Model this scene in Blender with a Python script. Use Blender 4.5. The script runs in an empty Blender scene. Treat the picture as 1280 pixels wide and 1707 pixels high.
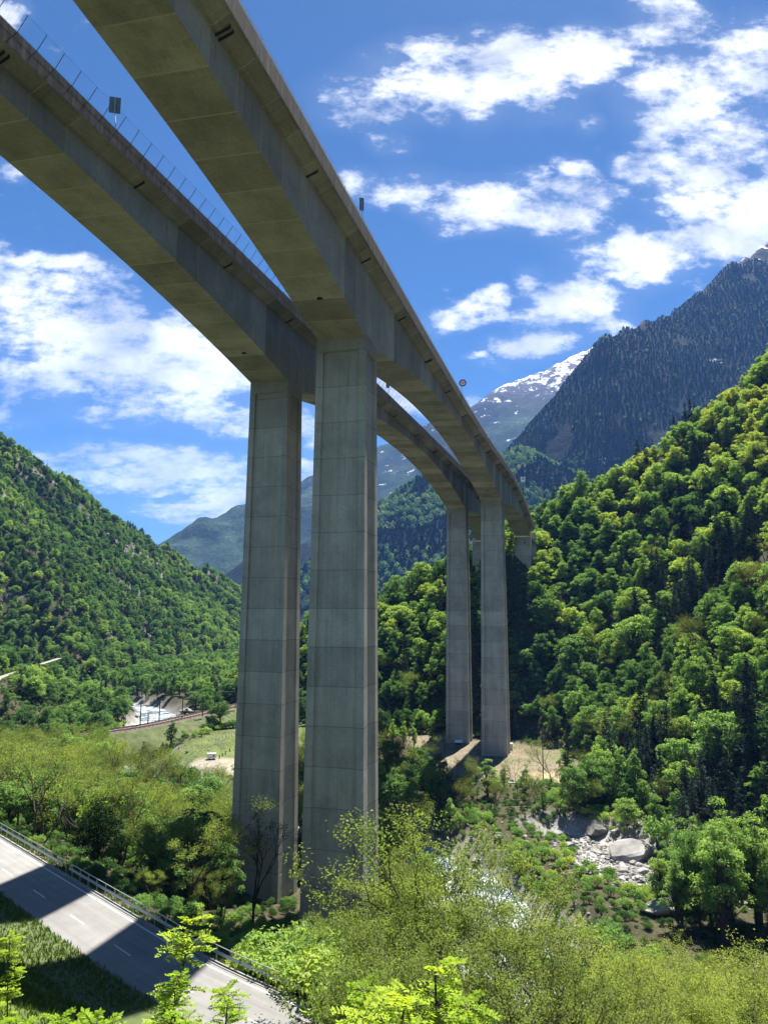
import bpy, math, random
import numpy as np
from mathutils import Matrix, Vector

sc = bpy.context.scene
COL = sc.collection
RND = random.Random(7)
NR = np.random.default_rng(11)

# ------------------------------------------------------------------ camera
FPX, PITCH, ROLL = 1223.98, 0.13501, 0.00593
cam = bpy.data.cameras.new('camera')
cam.sensor_fit = 'VERTICAL'
cam.sensor_height = 36.0
cam.lens = 36.0 * FPX / 1707.0
cam.clip_start = 0.3
cam.clip_end = 40000
camo = bpy.data.objects.new('camera', cam)
COL.objects.link(camo)
_c, _s = math.cos(PITCH), math.sin(PITCH)
_fw = Vector((0, _c, _s)); _rt = Vector((1, 0, 0)); _up = Vector((0, -_s, _c))
_cr, _sr = math.cos(ROLL), math.sin(ROLL)
_R = _rt * _cr + _up * _sr
_U = -_rt * _sr + _up * _cr
camo.matrix_world = Matrix(((_R.x, _U.x, -_fw.x, 0), (_R.y, _U.y, -_fw.y, 0), (_R.z, _U.z, -_fw.z, 0), (0, 0, 0, 1)))
sc.camera = camo

def ray(px, py):
    """direction in the world for a point of the 1280x1707 photograph (used to survey where things stand)"""
    X = (px - 640) / FPX; V = -(py - 853.5) / FPX
    x = X * _cr - V * _sr; v = X * _sr + V * _cr
    return np.array([x, _c - v * _s, _s + v * _c])
def aty(px, py, y):
    r = ray(px, py); return r * (y / r[1])
def onz(px, py, z):
    r = ray(px, py); return r * (z / r[2])

# ------------------------------------------------------------------ render settings
sc.view_settings.view_transform = 'Standard'
sc.view_settings.look = 'None'
sc.view_settings.gamma = 1
sc.view_settings.exposure = 1.9
cy = sc.cycles
cy.max_bounces = 6; cy.diffuse_bounces = 3; cy.glossy_bounces = 2
cy.transmission_bounces = 3; cy.transparent_max_bounces = 4; cy.volume_bounces = 0
cy.caustics_reflective = False; cy.caustics_refractive = False
cy.use_denoising = True
try: cy.denoiser = 'OPENIMAGEDENOISE'
except Exception: pass
sc.render.film_transparent = False

# ------------------------------------------------------------------ sun and sky
SUN_AZ, SUN_EL = math.radians(21.5), math.radians(60.5)
sl = bpy.data.lights.new('sun', 'SUN')
sl.energy = 4.8; sl.angle = math.radians(0.53); sl.color = (1.0, 0.95, 0.86)
slo = bpy.data.objects.new('sun', sl); COL.objects.link(slo)
_sd = Vector((math.sin(SUN_AZ) * math.cos(SUN_EL), math.cos(SUN_AZ) * math.cos(SUN_EL), math.sin(SUN_EL)))
slo.rotation_euler = _sd.to_track_quat('Z', 'Y').to_euler()
slo.location = (0, 0, 400)

W = bpy.data.worlds.new('World'); sc.world = W
W.use_nodes = True
wt = W.node_tree; wt.nodes.clear()
def wn(t, **k):
    n = wt.nodes.new(t)
    for a, b in k.items(): setattr(n, a, b)
    return n
def wl(a, b): wt.links.new(a, b)
def wmath(op, a, b=None, clamp=False):
    n = wn('ShaderNodeMath', operation=op, use_clamp=clamp)
    for i, v in enumerate((a, b)):
        if v is None: continue
        if isinstance(v, (int, float)): n.inputs[i].default_value = v
        else: wl(v, n.inputs[i])
    return n.outputs[0]
sky = wn('ShaderNodeTexSky', sky_type='NISHITA')
sky.sun_disc = False
sky.sun_elevation = SUN_EL; sky.sun_rotation = SUN_AZ
sky.altitude = 500; sky.air_density = 0.7; sky.dust_density = 0.2; sky.ozone_density = 5.0
hs = wn('ShaderNodeHueSaturation'); hs.inputs['Saturation'].default_value = 1.18; hs.inputs['Value'].default_value = .60
wl(sky.outputs[0], hs.inputs['Color'])
tc = wn('ShaderNodeTexCoord')
sp = wn('ShaderNodeSeparateXYZ'); wl(tc.outputs['Generated'], sp.inputs[0])
dy = wmath('MAXIMUM', sp.outputs['Y'], 0.08)
gx = wmath('DIVIDE', sp.outputs['X'], dy); gz = wmath('DIVIDE', sp.outputs['Z'], dy)
gv = wn('ShaderNodeCombineXYZ'); wl(gx, gv.inputs[0]); wl(gz, gv.inputs[1])
# cloud-layer coordinates: the direction met with a plane overhead
pz = wmath('ADD', wmath('MAXIMUM', sp.outputs['Z'], 0.0), 0.22)
pv = wn('ShaderNodeCombineXYZ')
wl(wmath('DIVIDE', sp.outputs['X'], pz), pv.inputs[0]); wl(wmath('DIVIDE', sp.outputs['Y'], pz), pv.inputs[1])
def wnoise(scale, detail, rough, vec, off=0.0, stretch=None):
    m = wn('ShaderNodeMapping'); wl(vec, m.inputs[0]); m.inputs[1].default_value = (off, off * .7, off * .3)
    if stretch: m.inputs[3].default_value = stretch[:3]; m.inputs[2].default_value = (0, 0, stretch[3])
    n = wn('ShaderNodeTexNoise'); n.inputs['Scale'].default_value = scale
    n.inputs['Detail'].default_value = detail; n.inputs['Roughness'].default_value = rough
    wl(m.outputs[0], n.inputs['Vector']); return n
warp = wnoise(5.0, 5, .6, gv.outputs[0], 3.1)
wsub = wn('ShaderNodeVectorMath', operation='SUBTRACT'); wl(warp.outputs['Color'], wsub.inputs[0]); wsub.inputs[1].default_value = (.5, .5, .5)
wsc = wn('ShaderNodeVectorMath', operation='SCALE'); wl(wsub.outputs[0], wsc.inputs[0]); wsc.inputs['Scale'].default_value = 0.10
wad = wn('ShaderNodeVectorMath', operation='ADD'); wl(gv.outputs[0], wad.inputs[0]); wl(wsc.outputs[0], wad.inputs[1])
# where the cloud banks stand in the sky: azimuth/elevation given through surveyed directions, half sizes, tilt, weight
CL = [(620,165,110,75,-10,.9),(720,125,150,85,0,1),(850,125,170,95,-5,1),(980,95,120,75,-10,.95),(650,235,60,40,0,.6),
      (1130,160,120,120,-35,1),(1180,270,140,110,-30,1),(1100,225,60,60,0,.8),(1215,235,130,110,-20,1),(1250,90,110,90,0,.9),(1110,40,90,60,0,.75),(1170,345,120,60,-10,.9),(1290,320,110,90,0,1),(930,195,80,35,-10,.6),
      (1050,292,42,34,0,.85),(955,285,48,24,20,.7),(985,215,36,28,0,.65),(890,290,40,18,0,.5),
      (850,335,230,62,3,.74),(730,330,110,60,10,.74),(780,378,60,22,-5,.72),(610,325,90,38,8,.66),(950,360,110,60,8,.74),
      (770,515,85,30,-12,.85),(880,465,32,24,0,.7),(820,492,34,22,0,.7),
      (960,500,110,62,-12,1),(1060,425,130,62,-5,1),(900,570,90,40,-5,.95),(1220,392,160,50,-14,1),(1010,540,60,50,0,.9),(830,600,40,14,0,.55),(800,588,26,9,0,.7),
      (40,480,170,60,8,.9),(150,560,240,100,12,1),(300,620,220,110,12,1),(60,630,150,55,10,.85),(390,700,150,50,8,.9),(190,660,130,34,5,.6),
      (300,785,260,52,4,1),(420,600,120,40,10,.8),(90,430,170,26,10,.8),(230,700,220,26,6,.75),(180,755,160,32,4,.8),(340,840,150,40,3,.95),(520,720,60,60,0,.9),(520,780,60,30,0,.8),(0,690,70,24,0,.6),
      (8,18,45,48,0,1),(0,290,28,26,0,.8),(690,668,60,34,-10,.95),(780,672,30,14,0,.9),(660,640,40,30,0,.9)]
acc = None
for (px, py, a, b, rot, w) in CL:
    r = ray(px, py)
    m = wn('ShaderNodeMapping', vector_type='TEXTURE'); wl(wad.outputs[0], m.inputs[0])
    m.inputs[1].default_value = (r[0] / r[1], r[2] / r[1], 0)
    m.inputs[2].default_value = (0, 0, math.radians(-rot))
    m.inputs[3].default_value = (a * 1.25 / FPX, b * 1.25 / FPX, 1)
    g = wn('ShaderNodeTexGradient', gradient_type='SPHERICAL'); wl(m.outputs[0], g.inputs[0])
    v = wmath('MULTIPLY', wmath('SMOOTH_MIN', wmath('MULTIPLY', g.outputs['Fac'], 1.6), 1.0), w)
    acc = v if acc is None else wmath('MAXIMUM', acc, v)
n1 = wnoise(3.6, 14, .66, pv.outputs[0], 1.7, (1.0, 1.6, 1, .5))
n2 = wnoise(17.0, 10, .66, gv.outputs[0], 5.0, (1.0, 1.7, 1, .1))
fb = wmath('ADD', wmath('MULTIPLY', n1.outputs['Fac'], .5), wmath('MULTIPLY', n2.outputs['Fac'], .5))
fbc = wmath('MULTIPLY', wmath('SUBTRACT', fb, .5), 4.4)
dens = wmath('ADD', wmath('SUBTRACT', acc, .47), fbc)
mr = wn('ShaderNodeMapRange', interpolation_type='SMOOTHSTEP'); wl(dens, mr.inputs[0])
mr.inputs[1].default_value = -0.14; mr.inputs[2].default_value = 0.66
# thin high veil
veil = wmath('MULTIPLY', wmath('MULTIPLY', acc, .22), n1.outputs['Fac'])
cov = wmath('MAXIMUM', mr.outputs[0], veil, True)
n3 = wnoise(7.0, 8, .55, gv.outputs[0], 9.0, (1, 1.5, 1, 0))
cr = wn('ShaderNodeValToRGB'); wl(n3.outputs['Fac'], cr.inputs[0])
cr.color_ramp.elements[0].position = .36; cr.color_ramp.elements[0].color = (3.6, 3.85, 4.4, 1)
cr.color_ramp.elements[1].position = .6; cr.color_ramp.elements[1].color = (7.2, 7.2, 7.2, 1)
mix = wn('ShaderNodeMix', data_type='RGBA'); wl(cov, mix.inputs[0]); wl(hs.outputs[0], mix.inputs[6]); wl(cr.outputs[0], mix.inputs[7])
bg = wn('ShaderNodeBackground'); bg.inputs['Strength'].default_value = 0.057
wl(mix.outputs[2], bg.inputs[0])
wo = wn('ShaderNodeOutputWorld'); wl(bg.outputs[0], wo.inputs['Surface'])
W.cycles.sampling_method = 'MANUAL'; W.cycles.sample_map_resolution = 512

# ------------------------------------------------------------------ helpers
def tag(o, label=None, cat=None, group=None, kind=None):
    if label: o['label'] = label
    if cat: o['category'] = cat
    if group: o['group'] = group
    if kind: o['kind'] = kind
    return o
def empty(name, loc, rz=0.0):
    o = bpy.data.objects.new(name, None); COL.objects.link(o)
    o.location = loc; o.rotation_euler = (0, 0, rz); o.empty_display_size = .5
    return o
def np_mesh(name, verts, quads=None, tris=None, uv=None, mat=None, smooth=False, mats=None, mat_idx=None):
    """uv: one (u, v) per loop, quads first"""
    me = bpy.data.meshes.new(name)
    verts = np.asarray(verts, np.float32).reshape(-1, 3)
    q = np.zeros((0, 4), np.int32) if quads is None or len(quads) == 0 else np.asarray(quads, np.int32)
    t = np.zeros((0, 3), np.int32) if tris is None or len(tris) == 0 else np.asarray(tris, np.int32)
    nl = q.size + t.size; nf = len(q) + len(t)
    me.vertices.add(len(verts)); me.vertices.foreach_set('co', verts.ravel())
    me.loops.add(nl); me.loops.foreach_set('vertex_index', np.concatenate([q.ravel(), t.ravel()]).astype(np.int32))
    me.polygons.add(nf)
    st = np.concatenate([np.arange(len(q)) * 4, q.size + np.arange(len(t)) * 3]).astype(np.int32)
    me.polygons.foreach_set('loop_start', st)
    me.polygons.foreach_set('loop_total', np.concatenate([np.full(len(q), 4), np.full(len(t), 3)]).astype(np.int32))
    if mats:
        for m in mats: me.materials.append(m)
        me.polygons.foreach_set('material_index', np.asarray(mat_idx, np.int32))
    elif mat: me.materials.append(mat)
    me.polygons.foreach_set('use_smooth', np.full(nf, bool(smooth)))
    if uv is not None:
        l = me.uv_layers.new(name='UVMap'); l.data.foreach_set('uv', np.asarray(uv, np.float32).ravel())
    me.update(); me.validate()
    return me
def link(name, me, parent=None, loc=None):
    o = bpy.data.objects.new(name, me); COL.objects.link(o)
    if parent: o.parent = parent
    if loc is not None: o.location = loc
    return o
class MB:
    """collects quads and tris into one mesh"""
    def __init__(s): s.v = []; s.q = []; s.t = []; s.uq = []; s.ut = []; s.n = 0
    def add(s, v, q=None, t=None, uq=None, ut=None):
        v = np.asarray(v, float).reshape(-1, 3)
        if q is not None and len(q):
            q = np.asarray(q, int); s.q.append(q + s.n)
            s.uq.append(np.zeros((len(q), 4, 2)) if uq is None else np.asarray(uq, float).reshape(len(q), 4, 2))
        if t is not None and len(t):
            t = np.asarray(t, int); s.t.append(t + s.n)
            s.ut.append(np.zeros((len(t), 3, 2)) if ut is None else np.asarray(ut, float).reshape(len(t), 3, 2))
        s.v.append(v); s.n += len(v)
    def box(s, c, size, R=None, taper=1.0):
        hx, hy, hz = np.array(size) / 2
        v = np.array([[sx * hx * (taper if sz > 0 else 1), sy * hy * (taper if sz > 0 else 1), sz * hz] for sz in (-1, 1) for sy in (-1, 1) for sx in (-1, 1)], float)
        if R is not None: v = v @ np.asarray(R).T
        s.add(v + np.array(c), [[0, 2, 3, 1], [4, 5, 7, 6], [0, 1, 5, 4], [2, 6, 7, 3], [0, 4, 6, 2], [1, 3, 7, 5]])
    def tube(s, pts, rad, n=6, cap=True):  # bars, pipes, stems
        pts = np.asarray(pts, float); m = len(pts)
        rad = np.full(m, rad) if np.isscalar(rad) else np.asarray(rad, float)
        tg = np.gradient(pts, axis=0); tg /= np.linalg.norm(tg, axis=1)[:, None] + 1e-9
        ref = np.array([0, 0, 1.]) if abs(tg[:, 2]).mean() < .8 else np.array([1., 0, 0])
        a = np.cross(tg, ref); a /= np.linalg.norm(a, axis=1)[:, None] + 1e-9
        b = np.cross(tg, a)
        th = np.arange(n) * 2 * np.pi / n
        v = pts[:, None] + rad[:, None, None] * (np.cos(th)[None, :, None] * a[:, None] + np.sin(th)[None, :, None] * b[:, None])
        i = np.arange(m - 1)[:, None] * n; j = np.arange(n)[None]; k = (j + 1) % n
        q = np.stack([i + j, i + k, i + n + k, i + n + j], -1).reshape(-1, 4)
        vv = v.reshape(-1, 3); t = None
        if cap:
            vv = np.concatenate([vv, pts[:1], pts[-1:]]); c0 = m * n; c1 = c0 + 1
            t = [[c0, (x + 1) % n, x] for x in range(n)] + [[c1, (m - 1) * n + x, (m - 1) * n + (x + 1) % n] for x in range(n)]
        s.add(vv, q, t)
    def loft(s, rings, closed=True, u=None, v=None, caps=True):
        """rings: (m, k, 3)"""
        rings = np.asarray(rings, float); m, k = rings.shape[:2]
        kk = k if closed else k - 1
        i = np.arange(m - 1)[:, None]; j = np.arange(kk)[None]
        q = np.stack([i * k + j, i * k + (j + 1) % k, (i + 1) * k + (j + 1) % k, (i + 1) * k + j], -1).reshape(-1, 4)
        uq = None
        if u is not None:
            u = np.asarray(u); v = np.asarray(v)
            U0 = np.repeat(u[:-1], kk); U1 = np.repeat(u[1:], kk)
            V0 = np.tile(v[:kk], m - 1); V1 = np.tile(v[1:kk + 1], m - 1)
            uq = np.stack([np.stack([U0, V0], -1), np.stack([U0, V1], -1), np.stack([U1, V1], -1), np.stack([U1, V0], -1)], 1)
        t = None; vv = rings.reshape(-1, 3)
        if caps and closed:
            c = np.stack([rings[0].mean(0), rings[-1].mean(0)]); n0 = m * k
            vv = np.concatenate([vv, c])
            t = [[n0, (x + 1) % k, x] for x in range(k)] + [[n0 + 1, (m - 1) * k + x, (m - 1) * k + (x + 1) % k] for x in range(k)]
        s.add(vv, q, t, uq)
    def mesh(s, name, mat=None, smooth=False):
        v = np.concatenate(s.v); q = np.concatenate(s.q) if s.q else None; t = np.concatenate(s.t) if s.t else None
        uv = np.concatenate([x.reshape(-1, 2) for x in (s.uq + s.ut)])
        return np_mesh(name, v, q, t, uv, mat, smooth)
    def obj(s, name, mat, parent=None, smooth=False, loc=None): return link(name, s.mesh(name, mat, smooth), parent, loc)

def mat_new(name):
    m = bpy.data.materials.new(name); m.use_nodes = True
    nt = m.node_tree; nt.nodes.clear()
    out = nt.nodes.new('ShaderNodeOutputMaterial')
    return m, nt, out
class NT:
    def __init__(s, nt): s.nt = nt
    def n(s, t, ins=None, **k):
        n = s.nt.nodes.new(t)
        for a, b in k.items(): setattr(n, a, b)
        for a, b in (ins or {}).items():
            if hasattr(b, 'links') or isinstance(b, bpy.types.NodeSocket): s.nt.links.new(b, n.inputs[a])
            else: n.inputs[a].default_value = b
        return n
    def math(s, op, a, b=0.0, clamp=False): return s.n('ShaderNodeMath', {0: a, 1: b}, operation=op, use_clamp=clamp).outputs[0]
    def noise(s, vec, scale, detail=4, rough=.55, stretch=None):
        if stretch: vec = s.n('ShaderNodeMapping', {0: vec, 3: stretch}).outputs[0]
        return s.n('ShaderNodeTexNoise', {'Vector': vec, 'Scale': scale, 'Detail': detail, 'Roughness': rough}).outputs['Fac']
    def ramp(s, fac, stops, interp='LINEAR'):
        r = s.n('ShaderNodeValToRGB', {0: fac}); e = r.color_ramp.elements; r.color_ramp.interpolation = interp
        while len(e) < len(stops): e.new(.5)
        for x, (p, c) in zip(e, stops): x.position = p; x.color = (*c, 1) if len(c) == 3 else c
        return r.outputs[0]
    def mix(s, fac, a, b, mode='MIX'): return s.n('ShaderNodeMix', {0: fac, 6: a, 7: b}, data_type='RGBA', blend_type=mode).outputs[2]
    def rng(s, v, a, b, c=0., d=1., it='LINEAR'): return s.n('ShaderNodeMapRange', {0: v, 1: a, 2: b, 3: c, 4: d}, interpolation_type=it).outputs[0]
    def bump(s, h, strength=.3, dist=.1): return s.n('ShaderNodeBump', {'Height': h, 'Strength': strength, 'Distance': dist}).outputs[0]
    def bsdf(s, col, rough=.9, normal=None, spec=.2, metal=0.):
        d = {'Base Color': col, 'Roughness': rough, 'Specular IOR Level': spec, 'Metallic': metal}
        if normal is not None: d['Normal'] = normal
        return s.n('ShaderNodeBsdfPrincipled', d)
def g3(v): return (v, v, v, 1)

# ------------------------------------------------------------------ materials
def concrete_girder():
    m, nt, out = mat_new('box_girder_concrete'); N = NT(nt)
    uv = N.n('ShaderNodeUVMap').outputs[0]
    geo = N.n('ShaderNodeNewGeometry')
    sep = N.n('ShaderNodeSeparateXYZ', {0: uv})
    cell = N.math('DIVIDE', sep.outputs[0], 5.0)
    fl = N.math('FLOOR', cell)
    wnz = N.n('ShaderNodeTexWhiteNoise', {'W': fl}, noise_dimensions='1D').outputs[0]
    fr = N.math('SUBTRACT', cell, fl)
    edge = N.math('MINIMUM', fr, N.math('SUBTRACT', 1.0, fr))
    joint = N.rng(edge, .006, .022, 1., 0.)
    board = N.noise(uv, 1.0, 3, .6, (.35, 9., 1))
    big = N.noise(geo.outputs['Position'], .22, 5, .6)
    fine = N.noise(geo.outputs['Position'], 3.5, 5, .65)
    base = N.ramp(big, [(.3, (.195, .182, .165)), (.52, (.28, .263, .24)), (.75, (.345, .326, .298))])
    # webs (steep faces) are greyer and paler than the soffit
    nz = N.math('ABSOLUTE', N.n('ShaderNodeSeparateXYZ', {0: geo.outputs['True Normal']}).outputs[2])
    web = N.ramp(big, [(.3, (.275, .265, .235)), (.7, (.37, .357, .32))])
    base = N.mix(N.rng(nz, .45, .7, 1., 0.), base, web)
    tone = N.rng(wnz, 0, 1, .68, 1.2)
    t2 = N.math('MULTIPLY', tone, N.rng(board, .3, .7, .88, 1.1))
    t3 = N.math('MULTIPLY', t2, N.rng(fine, .3, .7, .86, 1.1))
    col = N.mix(1., base, N.n('ShaderNodeCombineColor', {0: t3, 1: t3, 2: t3}).outputs[0], 'MULTIPLY')
    col = N.mix(N.math('MULTIPLY', joint, .6), col, (.40, .375, .30, 1))
    # water stains running across the width
    st = N.noise(uv, 1., 4, .7, (1.6, .12, 1))
    col = N.mix(N.rng(st, .56, .72, 0, .5), col, (.10, .095, .07, 1))
    b = N.bsdf(col, .92, N.bump(fine, .25, .05))
    nt.links.new(b.outputs[0], out.inputs[0]); return m
def concrete_pier():
    m, nt, out = mat_new('pier_concrete'); N = NT(nt)
    geo = N.n('ShaderNodeNewGeometry'); P = geo.outputs['Position']
    sep = N.n('ShaderNodeSeparateXYZ', {0: P})
    cell = N.math('DIVIDE', N.math('ADD', sep.outputs[2], 100.6), 5.05)
    fl = N.math('FLOOR', cell); fr = N.math('SUBTRACT', cell, fl)
    edge = N.math('MINIMUM', fr, N.math('SUBTRACT', 1.0, fr))
    joint = N.rng(edge, .006, .016, 1., 0.)
    wnz = N.n('ShaderNodeTexWhiteNoise', {'W': fl}, noise_dimensions='1D').outputs[0]
    boards = N.noise(P, 1.0, 3, .6, (2.6, 2.6, .06))
    streak = N.noise(P, 1.0, 5, .65, (1.1, 1.1, .045))
    big = N.noise(P, .3, 5, .6)
    fine = N.noise(P, 4., 5, .65)
    base = N.ramp(big, [(.3, (.33, .312, .275)), (.5, (.41, .388, .34)), (.72, (.47, .445, .395))])
    t = N.math('MULTIPLY', N.rng(wnz, 0, 1, .88, 1.1), N.rng(boards, .3, .7, .9, 1.08))
    t = N.math('MULTIPLY', t, N.rng(fine, .3, .7, .86, 1.1))
    t = N.math('MULTIPLY', t, N.rng(streak, .35, .62, .88, 1.04))
    col = N.mix(1., base, N.n('ShaderNodeCombineColor', {0: t, 1: t, 2: t}).outputs[0], 'MULTIPLY')
    col = N.mix(N.math('MULTIPLY', joint, .48), col, (.07, .075, .07, 1))
    run = N.noise(P, 1.0, 6, .75, (.55, .55, .02)); run2 = N.noise(P, .5, 3, .5)
    col = N.mix(N.math('MULTIPLY', N.rng(run, .56, .70, 0, .55), N.rng(run2, .4, .6)), col, (.12, .115, .095, 1))
    pale = N.noise(P, 1.0, 5, .7, (.9, .9, .12))
    col = N.mix(N.rng(pale, .62, .74, 0, .35), col, (.52, .51, .46, 1))
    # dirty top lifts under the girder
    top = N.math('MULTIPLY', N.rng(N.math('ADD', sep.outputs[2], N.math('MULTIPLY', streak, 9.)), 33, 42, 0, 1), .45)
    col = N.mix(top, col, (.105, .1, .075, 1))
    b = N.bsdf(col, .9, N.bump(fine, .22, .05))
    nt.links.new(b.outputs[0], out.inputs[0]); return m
def concrete_parapet():
    m, nt, out = mat_new('parapet_concrete'); N = NT(nt)
    uv = N.n('ShaderNodeUVMap').outputs[0]; P = N.n('ShaderNodeNewGeometry').outputs['Position']
    sep = N.n('ShaderNodeSeparateXYZ', {0: uv})
    cell = N.math('DIVIDE', sep.outputs[0], 2.35); fl = N.math('FLOOR', cell); fr = N.math('SUBTRACT', cell, fl)
    edge = N.math('MINIMUM', fr, N.math('SUBTRACT', 1.0, fr)); joint = N.rng(edge, .012, .03, 1., 0.)
    wnz = N.n('ShaderNodeTexWhiteNoise', {'W': fl}, noise_dimensions='1D').outputs[0]
    st = N.noise(uv, 1., 5, .7, (1.9, .25, 1)); fine = N.noise(P, 4., 4, .6)
    base = N.ramp(st, [(.36, (.03, .028, .026)), (.5, (.068, .064, .058)), (.64, (.125, .117, .102)), (.78, (.24, .225, .195))])
    t = N.math('MULTIPLY', N.rng(wnz, 0, 1, .8, 1.15), N.rng(fine, .3, .7, .85, 1.1))
    col = N.mix(1., base, N.n('ShaderNodeCombineColor', {0: t, 1: t, 2: t}).outputs[0], 'MULTIPLY')
    col = N.mix(N.math('MULTIPLY', joint, .8), col, (.03, .03, .028, 1))
    b = N.bsdf(col, .92, N.bump(fine, .2, .04)); nt.links.new(b.outputs[0], out.inputs[0]); return m
def plain(name, col, rough=.6, metal=0., nscale=2., amp=.18, bump=.1, spec=.3):
    m, nt, out = mat_new(name); N = NT(nt)
    P = N.n('ShaderNodeTexCoord').outputs['Object']
    n = N.noise(P, nscale, 5, .6)
    t = N.rng(n, .25, .75, 1 - amp, 1 + amp)
    c = N.mix(1., (*col, 1), N.n('ShaderNodeCombineColor', {0: t, 1: t, 2: t}).outputs[0], 'MULTIPLY')
    b = N.bsdf(c, rough, N.bump(n, bump, .03), spec, metal); nt.links.new(b.outputs[0], out.inputs[0]); return m
def foliage(name, stops, trans=.42, rand=.16, tboost=(1.25, 1.3, .55)):
    m, nt, out = mat_new(name); N = NT(nt)
    at = N.n('ShaderNodeAttribute', attribute_name='tint', attribute_type='INSTANCER').outputs['Fac']
    oi = N.n('ShaderNodeObjectInfo')
    rpi = N.n('ShaderNodeNewGeometry').outputs['Random Per Island']
    P = N.n('ShaderNodeTexCoord').outputs['Object']
    cl = N.noise(P, .55, 2, .5)
    f = N.math('ADD', at, N.math('MULTIPLY', N.math('SUBTRACT', oi.outputs['Random'], .5), rand))
    f = N.math('ADD', f, N.math('MULTIPLY', N.math('SUBTRACT', rpi, .5), .22))
    f = N.math('ADD', f, N.math('MULTIPLY', N.math('SUBTRACT', cl, .5), .5), True)
    col = N.ramp(f, stops)
    tcol = N.mix(1., col, (*tboost, 1), 'MULTIPLY')
    d = N.n('ShaderNodeBsdfDiffuse', {0: col}); t = N.n('ShaderNodeBsdfTranslucent', {0: tcol})
    mx = N.n('ShaderNodeMixShader', {0: trans, 1: d.outputs[0], 2: t.outputs[0]})
    nt.links.new(mx.outputs[0], out.inputs[0]); return m

M_girder = concrete_girder(); M_pier = concrete_pier(); M_par = concrete_parapet()
M_steel = plain('galvanised_steel', (.42, .44, .46), .42, .7, 6, .12, .05)
M_dark = plain('dark_painted_steel', (.025, .027, .03), .5, .2, 6, .15)
M_fence = plain('fence_post_steel', (.10, .12, .15), .5, .5, 6, .12)
M_white = plain('white_paint', (.75, .76, .76), .5, 0, 3, .08)
M_red = plain('red_paint', (.42, .025, .05), .45, 0, 3, .08)
M_black = plain('black_paint', (.012, .012, .014), .6, 0, 3, .1)
M_pink = plain('faded_white_paint', (.85, .66, .62), .5, 0, 3, .06)
M_signback = plain('sign_back_metal', (.10, .15, .15), .75, 0, 3, .15)
M_signpale = plain('sign_back_rail_metal', (.26, .30, .27), .7, 0, 3, .1)
M_wood = plain('weathered_timber', (.075, .06, .045), .9, 0, 8, .3)
M_rust = plain('rusty_rail_steel', (.10, .062, .045), .7, .3, 5, .3)
M_ballast = plain('rail_ballast', (.13, .10, .085), .95, 0, 1.6, .45, .6)
M_wallc = plain('old_wall_concrete', (.20, .20, .19), .95, 0, .6, .35, .4)
M_bark = plain('tree_bark', (.055, .045, .035), .95, 0, 3, .4, .5)
M_barkgrey = plain('grey_bark', (.13, .115, .095), .95, 0, 3, .35, .5)
M_hole = plain('dark_opening', (.006, .006, .006), 1., 0, 2, .1)
LEAF = [(0., (.036, .075, .036)), (.3, (.100, .185, .072)), (.55, (.185, .305, .105)), (.78, (.300, .405, .120)), (1., (.43, .44, .10))]
M_leaf = foliage('broadleaf_foliage', LEAF, .5)
M_conif = foliage('conifer_needles', [(0., (.009, .017, .011)), (.4, (.042, .060, .052)), (.75, (.085, .108, .082)), (1., (.14, .165, .105))], .12, .3, (1.1, 1.2, .8))
M_spring = foliage('spring_foliage', [(0., (.05, .05, .018)), (.3, (.125, .135, .055)), (.6, (.185, .250, .072)), (.85, (.27, .325, .085)), (1., (.34, .375, .10))], .5, .12, (1.2, 1.25, .5))
M_fresh = foliage('fresh_leaflets', [(0., (.12, .21, .03)), (.5, (.24, .37, .04)), (1., (.40, .50, .07))], .5, .1, (1.3, 1.3, .4))
M_grass = foliage('grass_blades', [(0., (.03, .06, .014)), (.5, (.065, .12, .022)), (1., (.15, .17, .05))], .35, .3, (1.2, 1.2, .6))

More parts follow.
